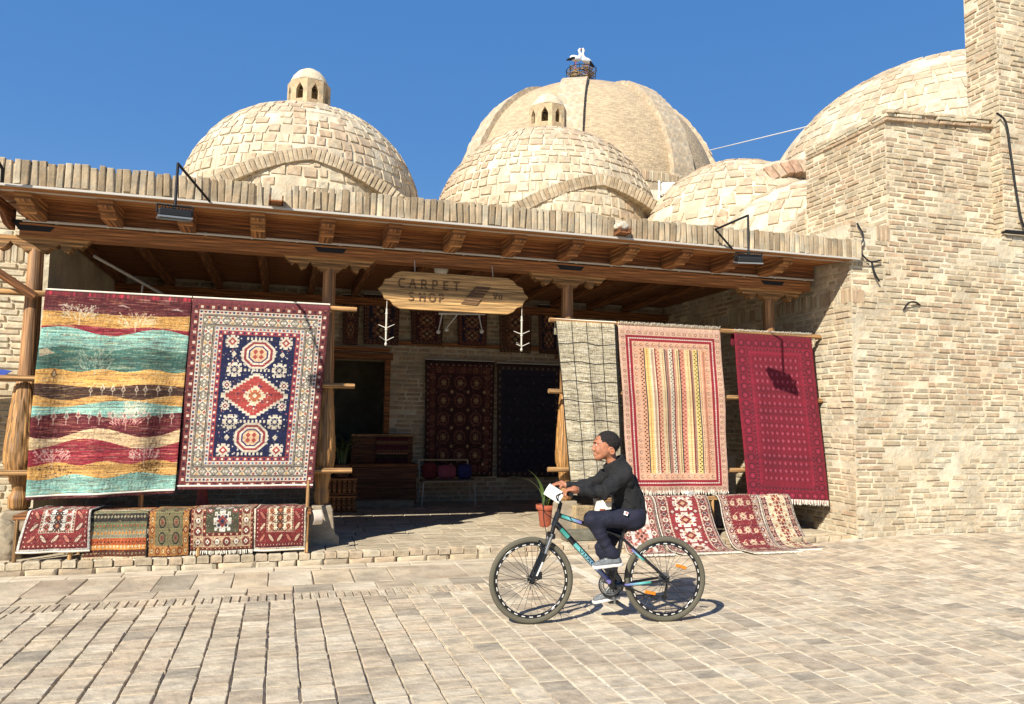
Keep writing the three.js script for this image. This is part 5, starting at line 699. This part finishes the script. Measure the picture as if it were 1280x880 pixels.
  mesh('crown', [rbox(.05, .045, .15, .012).translate(-.412, .712, 0), T(HB, [-.41, .71], .018, .018)], M.black, fk);
  for (const s of [-1, 1]) { mesh('stanchion', T([-.414, .73], [-.475, .555], .014, .014, s * .062), M.steel, fk); mesh('lower_leg', T([-.468, .575], FH, .021, .017, s * .062), M.blackGloss, fk); } mesh('brace', tube([[-.476, .57, -.062], [-.51, .66, -.04], [-.51, .66, .04], [-.476, .57, .062]], .011, 16, 8), M.blackGloss, fk);
  { const g = new THREE.BoxGeometry(.012, .12, .001).rotateZ(-.42).translate(-.518, .455, .0845); mesh('fork_decal', g, M.white, fk); }
  mesh('brake_caliper', rbox(.05, .06, .03, .008).translate(-.52, .4, .062), M.black, fk);
  // cockpit
  mesh('stem', [T(HT, [-.335, .98], .017, .017), T([-.338, .965], [-.37, 1.03], .018, .017)], M.black, bike);
  const hb = new THREE.Group(); hb.name = 'handlebar'; bike.add(hb); mesh('bar', tube([[-.31, 1.075, -.32], [-.33, 1.075, -.18], [-.372, 1.04, -.06], [-.372, 1.04, .06], [-.33, 1.075, .18], [-.31, 1.075, .32]], .0135, 40, 10), M.black, hb);
  for (const s of [-1, 1]) { mesh('grip', bar([-.326, 1.075, s * .2], [-.31, 1.075, s * .33], .0175, .0175, 14), M.black, hb); mesh('brake_lever', tube([[-.345, 1.07, s * .14], [-.4, 1.05, s * .17], [-.405, 1.02, s * .25]], .006, 14, 6), M.black, hb); }
  mesh('brake_hose', tube([[-.345, 1.06, .13], [-.47, 1.0, .05], [-.48, .85, .03], [-.46, .72, .05], [-.5, .5, .075], [-.535, .41, .07]], .004, 40, 6), M.black, hb); mesh('gear_cable', tube([[-.345, 1.06, -.13], [-.48, 1.03, -.02], [-.47, .9, .02], [-.38, .84, .03]], .0035, 30, 6), M.black, hb);
  // saddle
  mesh('seat_post', T([.19, .715], [.21, .79], .014, .014), M.black, bike);
  mesh('saddle', nets(uni([cap([.05, .82, 0], [.2, .825, 0], .022, .045), ell([.26, .83, 0], [.11, .035, .075])], .04), [-.02, .74, -.12], [.42, .9, .12], .008), M.black, bike);
  // drivetrain
  const cr = new THREE.Group(); cr.name = 'crank_set'; bike.add(cr);
  const up = [.065, .46], lo = [.148, .14];
  mesh('crank_arm', T(BB, up, .013, .011, .055, .07), M.black, cr); mesh('crank_arm', T(BB, lo, .013, .011, -.055, -.07), alu, cr);
  const cring = (r, z) => { const g = []; g.push(new THREE.TorusGeometry(r, .006, 6, 48)); for (let k = 0; k < 36; k++) { const a = k / 36 * 6.283; g.push(new THREE.BoxGeometry(.006, .006, .003).translate(Math.cos(a) * (r + .006), Math.sin(a) * (r + .006), 0)); } for (let k = 0; k < 5; k++) { const a = k / 5 * 6.283 + .3; g.push(bar([0, 0, 0], [Math.cos(a) * r, Math.sin(a) * r, 0], .009, .007, 6)); } const m = join(g); m.translate(BB[0], BB[1], z); return m; };
  mesh('chainring', [cring(.085, -.045), cring(.066, -.036)], alu, cr); mesh('chain_guard', new THREE.TorusGeometry(.099, .006, 8, 48).translate(BB[0], BB[1], -.05), M.black, cr);
  const pedal = (p, z) => mesh('pedal', [rbox(.095, .018, .075, .005).translate(p[0], p[1], z)], M.black, cr); pedal(up, .12); pedal(lo, -.12);
  mesh('cassette', [.05, .043, .036, .03].map((r, i) => new THREE.CylinderGeometry(r, r, .003, 28).rotateX(Math.PI / 2).translate(RH[0], RH[1], -.025 - i * .006)), M.steel, bike);
  mesh('chain', [T([BB[0], BB[1] + .085], [RH[0], RH[1] + .043], .004, .004, -.045, -.035), T([BB[0], BB[1] - .085], [RH[0] + .02, RH[1] - .15], .004, .004, -.045, -.04), T([RH[0] + .02, RH[1] - .15], [RH[0] + .03, RH[1] - .05], .004, .004, -.04)], M.iron, bike);
  mesh('rear_derailleur', [T(RH, [RH[0] + .03, RH[1] - .07], .01, .009, -.05), T([RH[0] + .03, RH[1] - .07], [RH[0] + .01, RH[1] - .16], .012, .01, -.045), new THREE.CylinderGeometry(.022, .022, .008, 16).rotateX(Math.PI / 2).translate(RH[0] + .01, RH[1] - .16, -.042)], M.black, bike);
  mesh('kickstand', T([.2, .305], [.47, .2], .007, .006, .05, .085), M.black, bike);
}

// ---------------------------------------------------------------- rider
const boy = thing('person', 'rider in black jacket and navy trousers sitting on the bicycle, looking ahead', 'person', BIKE, BRY);
{
  const skin = mat('#b07352', .6, { map: grain(83, { cells: [9, 9], lo: .84, hi: 1, warm: .05, speck: .2, rep: [5, 5] }), bumpMap: G.bSkin, bumpScale: .0006 });
  const S = 1, hd = [.045, 1.45, 0];
  const armN = { s: [.165, 1.222, .142], e: [-.03, 1.09, .215], w: [-.235, 1.1, .245] }, armF = { s: [.15, 1.222, -.142], e: [-.05, 1.1, -.225], w: [-.235, 1.1, -.245] };
  const legN = { h: [.26, .87, .085], k: [-.095, .855, .115], a: [.075, .565, .115] }, legF = { h: [.26, .87, -.085], k: [.055, .585, -.125], a: [.175, .255, -.12] };
  const limbs = (g) => [cap([.255, .89, 0], [.245, 1.0, 0], .1 + g, .1 + g), cap([.245, 1.0, 0], [.19, 1.13, 0], .095 + g, .105 + g), cap(armN.s, armF.s, .058 + g, .058 + g), cap([.19, 1.13, .06], armN.s, .075 + g, .06 + g), cap([.19, 1.13, -.06], armF.s, .075 + g, .06 + g), cap([.16, 1.22, 0], [.125, 1.3, 0], .06 + g, .045 + g)];
  const arms = (g) => [armN, armF].flatMap((a) => [cap(a.s, a.e, .05 + g, .04 + g), cap(a.e, a.w, .04 + g, .028 + g * .7)]);
  const legs = (g) => [legN, legF].flatMap((l) => [cap(l.h, l.k, .082 + g, .056 + g), cap(l.k, l.a, .054 + g, .036 + g)]);
  // hands closed round the grips
  const hand = (a, s) => { const gz = a.w[2] + s * .025, gx = -.32, gy = 1.075, out = [cap(a.w, [-.275, 1.108, gz], .027, .032), ell([-.295, 1.108, gz], [.045, .022, .042])]; for (let k = 0; k < 4; k++) { const z = gz + (k - 1.5) * .0205, r = .0092 - Math.abs(k - 1.3) * .0004, f = [1, 1.08, 1.02, .86][k], p = [[-.318, 1.11, z], [-.318 - .03 * f, 1.1, z], [-.352, 1.068, z], [-.333, 1.048, z]]; for (let q = 0; q < 3; q++) out.push(cap(p[q], p[q + 1], r, r * .95)); } const ti = gz - s * .04; out.push(cap([-.275, 1.098, gz - s * .03], [-.3, 1.075, ti - s * .01], .012, .011), cap([-.3, 1.075, ti - s * .01], [-.335, 1.056, ti], .0105, .009)); return { f: uni(out, .008), c: gz }; };
  const hN = hand(armN, 1), hF = hand(armF, -1);
  const hg = [hN, hF].map((h) => nets(h.f, [-.4, 1.02, h.c - .08], [-.2, 1.16, h.c + .08], .0035));
  // head: facing -x
  const parts = [ell([.065, 1.478, 0], [.1, .092, .078]), ell([.03, 1.445, 0], [.085, .09, .068]), cap([.02, 1.405, 0], [-.016, 1.358, 0], .056, .03), cap([.04, 1.4, .033], [-.006, 1.36, .02], .028, .02), cap([.04, 1.4, -.033], [-.006, 1.36, -.02], .028, .02)];
  const fine = [cap([-.05, 1.45, 0], [-.064, 1.424, 0], .008, .0105), ell([-.055, 1.416, .01], [.012, .008, .008]), ell([-.055, 1.416, -.01], [.012, .008, .008]), cap([-.046, 1.478, .014], [-.036, 1.477, .046], .01, .009), cap([-.046, 1.478, -.014], [-.036, 1.477, -.046], .01, .009), ell([-.043, 1.386, 0], [.016, .0065, .022]), ell([-.041, 1.374, 0], [.016, .007, .019]), ell([-.034, 1.351, 0], [.014, .013, .017]), ell([-.022, 1.415, .036], [.026, .03, .024]), ell([-.022, 1.415, -.036], [.026, .03, .024])];
  const headF = (x, y, z) => { let d = uni(parts, .03)(x, y, z); for (const f of fine) d = smin(d, f(x, y, z), .012); const e = Math.min(ell([-.056, 1.455, .03], [.016, .012, .016])(x, y, z), ell([-.056, 1.455, -.03], [.016, .012, .016])(x, y, z)); d = -smin(-d, e, .01); const m = ell([-.062, 1.38, 0], [.012, .0022, .02])(x, y, z); d = Math.max(d, -m); d = smin(d, cap([.085, 1.37, 0], [.13, 1.27, 0], .046, .052)(x, y, z), .03);
    for (const s of [-1, 1]) { const ex = x - .078, ey = y - 1.412, ez = (z - s * .074) * s, q = Math.hypot(ex * 1.3 + ey * .15, ey) , rim = Math.hypot(q - .026, ez - .008 - ex * .25) - .006, bowl = ell([0, 0, 0], [.02, .027, .006])(ex, ey, ez - .002); d = smin(d, Math.min(rim, bowl), .006); } return d; };
  const headG = nets(headF, [-.12, 1.24, -.12], [.2, 1.6, .12], .0038);
  const bodyG = nets(uni([...limbs(-.014), ...arms(-.008), ...legs(-.014)], .04), [-.35, .2, -.34], [.42, 1.36, .34], .013);
  mesh('body', [bodyG, headG, ...hg], skin, boy);
  for (const s of [-1, 1]) { mesh('eye', new THREE.SphereGeometry(.0098, 14, 10).translate(-.0415, 1.455, s * .03), mat('#b8aea4', .35), boy); mesh('iris', new THREE.SphereGeometry(.0068, 12, 8).translate(-.0458, 1.455, s * .031), mat('#160d08', .2), boy); mesh('eyebrow', tube([[-.058, 1.474, s * .014], [-.056, 1.48, s * .028], [-.045, 1.477, s * .047]], .0035, 10, 6), mat('#120d0a', .9), boy); }
  mesh('lips', [ell([-.046, 1.3845, 0], [.0145, .0045, .018]), ell([-.0445, 1.376, 0], [.0145, .005, .016])].map((f) => nets(f, [-.08, 1.36, -.03], [-.03, 1.4, .03], .0025)), mat('#8d4a3e', .5), boy);
  // cropped hair over the skull
  const hairF = (x, y, z) => { const skull = Math.min(ell([.066, 1.48, 0], [.1045, .0975, .0825])(x, y, z), ell([.033, 1.455, 0], [.088, .092, .0725])(x, y, z)); const n = .004 * fbm(x * 70, y * 70, z * 70, 2) + .0015 * noise3(x * 240, y * 240, z * 240); const line = y - (1.498 - clamp((x + .035) / .03) * .03 - clamp((x - .03) / .03) * .055 + clamp((x - .055) / .012) * .03 * (x < .1 ? 1 : 0) - clamp((x - .09) / .03) * .062) + .006 * noise3(x * 90, y * 90, z * 90); const tmp = -(x + .058 - (y - 1.5) * .3); return Math.max(skull + n, -line * .9, tmp); };
  const hairG = nets(hairF, [-.1, 1.3, -.11], [.2, 1.61, .11], .0042), hm = mat('#1b1511', .9, { bumpMap: G.bSkin, bumpScale: .004 }); mesh('hair', hairG, hm, boy);
  { const P = hairG.attributes.position, N = hairG.attributes.normal, Q = rng(404), o = []; for (let k = 0; k < 5200; k++) { const i = Math.floor(Q() * P.count), p = V(P.getX(i), P.getY(i), P.getZ(i)), n = V(N.getX(i), N.getY(i), N.getZ(i)), q = V(Q() - .5, Q() - .9, Q() - .5).multiplyScalar(1.5).add(n).normalize(), w = V(Q() - .5, Q() - .5, Q() - .5).cross(q).normalize().multiplyScalar(.0009), L = .004 + Q() * .006; p.addScaledVector(n, -.001); for (const v of [p.clone().add(w), p.clone().sub(w), p.clone().addScaledVector(q, L)]) o.push(v.x, v.y, v.z); }
    const g = new THREE.BufferGeometry(); g.setAttribute('position', new THREE.Float32BufferAttribute(o, 3)); g.computeVertexNormals(); mesh('hair_strands', boxUV(g), hm, boy).userData.kind = 'stuff'; }
  // jacket with soft folds
  const jm = mat('#111112', .88, { bumpMap: G.bRough, bumpScale: .004 });
  const jb = uni([...limbs(.014), cap([.27, .87, 0], [.25, .97, 0], .118, .115), ell([.255, .9, 0], [.12, .1, .135]), ell([.22, 1.06, 0], [.106, .16, .135])], .05), ja = uni(arms(.015), .03);
  const jf = (x, y, z) => { let d = smin(jb(x, y, z), ja(x, y, z), .035); d += .013 * fbm(x * 9, y * 11, z * 9, 2) + .006 * Math.sin((x * .5 + y) * 60 + 9 * fbm(x * 5, y * 5, z * 5, 2)) * sstep(.17, .0, x) + .02 * Math.abs(fbm(x * 13 + 3, y * 8, z * 13, 2)) - .012 * Math.pow(Math.max(0, 1 - Math.abs(fbm(x * 7 + y * 5 + 9, y * 9 - x * 4, z * 7, 2)) * 5), 2); const collar = Math.abs(Math.hypot((x - .125) * .82 + (y - 1.29) * .3, z) - .073) - .013; if (y < 1.4) d = smin(d, Math.max(collar, Math.abs(y - 1.29 - (x - .12) * .6) - .05), .025); d = smin(d, cap([.2, 1.27, -.05], [.2, 1.27, .05], .045, .045)(x, y, z), .04); d = Math.max(d, .815 + (.25 - x) * .3 - y, -.245 - x); const neck = cap([.09, 1.4, 0], [.125, 1.25, 0], .057, .057)(x, y, z); return Math.max(d, -neck); };
  mesh('jacket', nets(jf, [-.3, .76, -.36], [.46, 1.4, .36], .0095), jm, boy);
  // trousers
  const tm = mat('#15172d', .85, { map: G.cloth, bumpMap: G.bRough, bumpScale: .004 });
  const tf0 = uni([...legs(.01), cap([.262, .86, -.05], [.262, .86, .05], .114, .114), cap([.07, .585, .115], [.085, .56, .115], .05, .052), cap([.165, .29, -.12], [.175, .262, -.12], .05, .052)], .03);
  mesh('trousers', nets((x, y, z) => { let d = tf0(x, y, z) + .008 * fbm(x * 10 + 7, y * 13, z * 10, 3) * 1.4 + .0035 * Math.sin((y - x * .6) * 75 + 8 * fbm(x * 6, y * 6, z * 6, 2)) * sstep(.86, .6, y); d = Math.max(d, z > -.02 ? .545 - y + (x - .075) * .1 : .235 - y); return Math.max(d, y - .94); }, [-.2, .2, -.26], [.44, .98, .26], .0095), tm, boy);
  { const g = new THREE.BoxGeometry(.034, .03, .003); const [c, x] = canvas(64, 56); rr(x, '#e6e2da', 0, 0, 64, 56); rr(x, '#b0262e', 22, 6, 34, 26); rr(x, '#22232c', 8, 38, 40, 8); const t = new THREE.CanvasTexture(c); t.colorSpace = THREE.SRGBColorSpace; g.rotateZ(-.35).rotateX(-.25).translate(.17, .912, .192); mesh('patch', g, mat('#ffffff', .8, { map: t }), boy).userData.label = 'small white and red patch on the hip of the trousers'; }
  // shoes
  const shoe = (heel, toe, z, nm) => { const dx = toe[0] - heel[0], dy = toe[1] - heel[1], L = Math.hypot(dx, dy), ux = dx / L, uy = dy / L, px = (t, n) => [heel[0] + ux * t - uy * n * -1, heel[1] + uy * t + ux * n * -1]; const at = (t, n) => { const nx = uy, ny = -ux; return [heel[0] + ux * t + nx * n, heel[1] + uy * t + ny * n, z]; };
    const up = uni([cap(at(.035, .04), at(.04, .062), .032, .03), cap(at(.03, .036), at(L - .045, .022), .032, .03), cap(at(.085, .048), at(L - .08, .03), .026, .022)], .03), sole = uni([cap(at(.02, .008), at(L * .5, .008), .034, .03), cap(at(L * .5, .008), at(L - .045, .01), .03, .037)], .03), lo = [Math.min(heel[0], toe[0]) - .06, Math.min(heel[1], toe[1]) - .06, z - .07], hi = [Math.max(heel[0], toe[0]) + .06, Math.max(heel[1], toe[1]) + .16, z + .07];
    const nrm = (x, y) => (x - heel[0]) * uy - (y - heel[1]) * ux;
    const g = new THREE.Group(); g.name = 'shoe'; boy.add(g);
    mesh('upper', nets((x, y, q) => Math.max(up(x, y, q), .016 - nrm(x, y), nrm(x, y) - .082), lo, hi, .006), mat('#6f7274', .75, { map: G.cloth }), g); mesh('sole', nets((x, y, q) => Math.max(sole(x, y, q) - .003, nrm(x, y) - .02, -.006 - nrm(x, y)), lo, hi, .005), mat('#cfcac0', .7), g);
    const ln = []; for (let k = 0; k < 3; k++) { const a = at(.1 + k * .027, .073 - k * .01); ln.push(bar([a[0], a[1], z - .022], [a[0], a[1], z + .022], .004, .004, 6)); } mesh('laces', ln, M.white, g); };
  shoe([.15, .487], [-.095, .463], .118); shoe([.19, .17], [-.04, .13], -.12);
}
{ // sheet held on the handlebar
  const p = thing('paper_sheet', 'white spotted paper sheet held against the handlebar by the rider', 'paper', BIKE, BRY);
  const [c, x] = canvas(128, 96); rr(x, '#cbc8c0', 0, 0, 128, 96); x.fillStyle = '#55544f'; for (const [a, b] of [[30, 30], [64, 50], [92, 24], [48, 74], [100, 68]]) { x.beginPath(); x.arc(a, b, 4, 0, 7); x.fill(); } const t = new THREE.CanvasTexture(c); t.colorSpace = THREE.SRGBColorSpace;
  const { g } = cloth(.13, (s) => [-s * .75, .008 * Math.sin(s * 30)], () => -.075, () => .075, { nx: 10, ny: 10, th: .003 }); g.rotateX(-.3); g.rotateZ(-.5); g.rotateY(-.5); g.translate(-.385, 1.105, .12); mesh('sheet', g, mat('#ffffff', .7, { map: t }), p);
}
renderer.render(scene, camera);
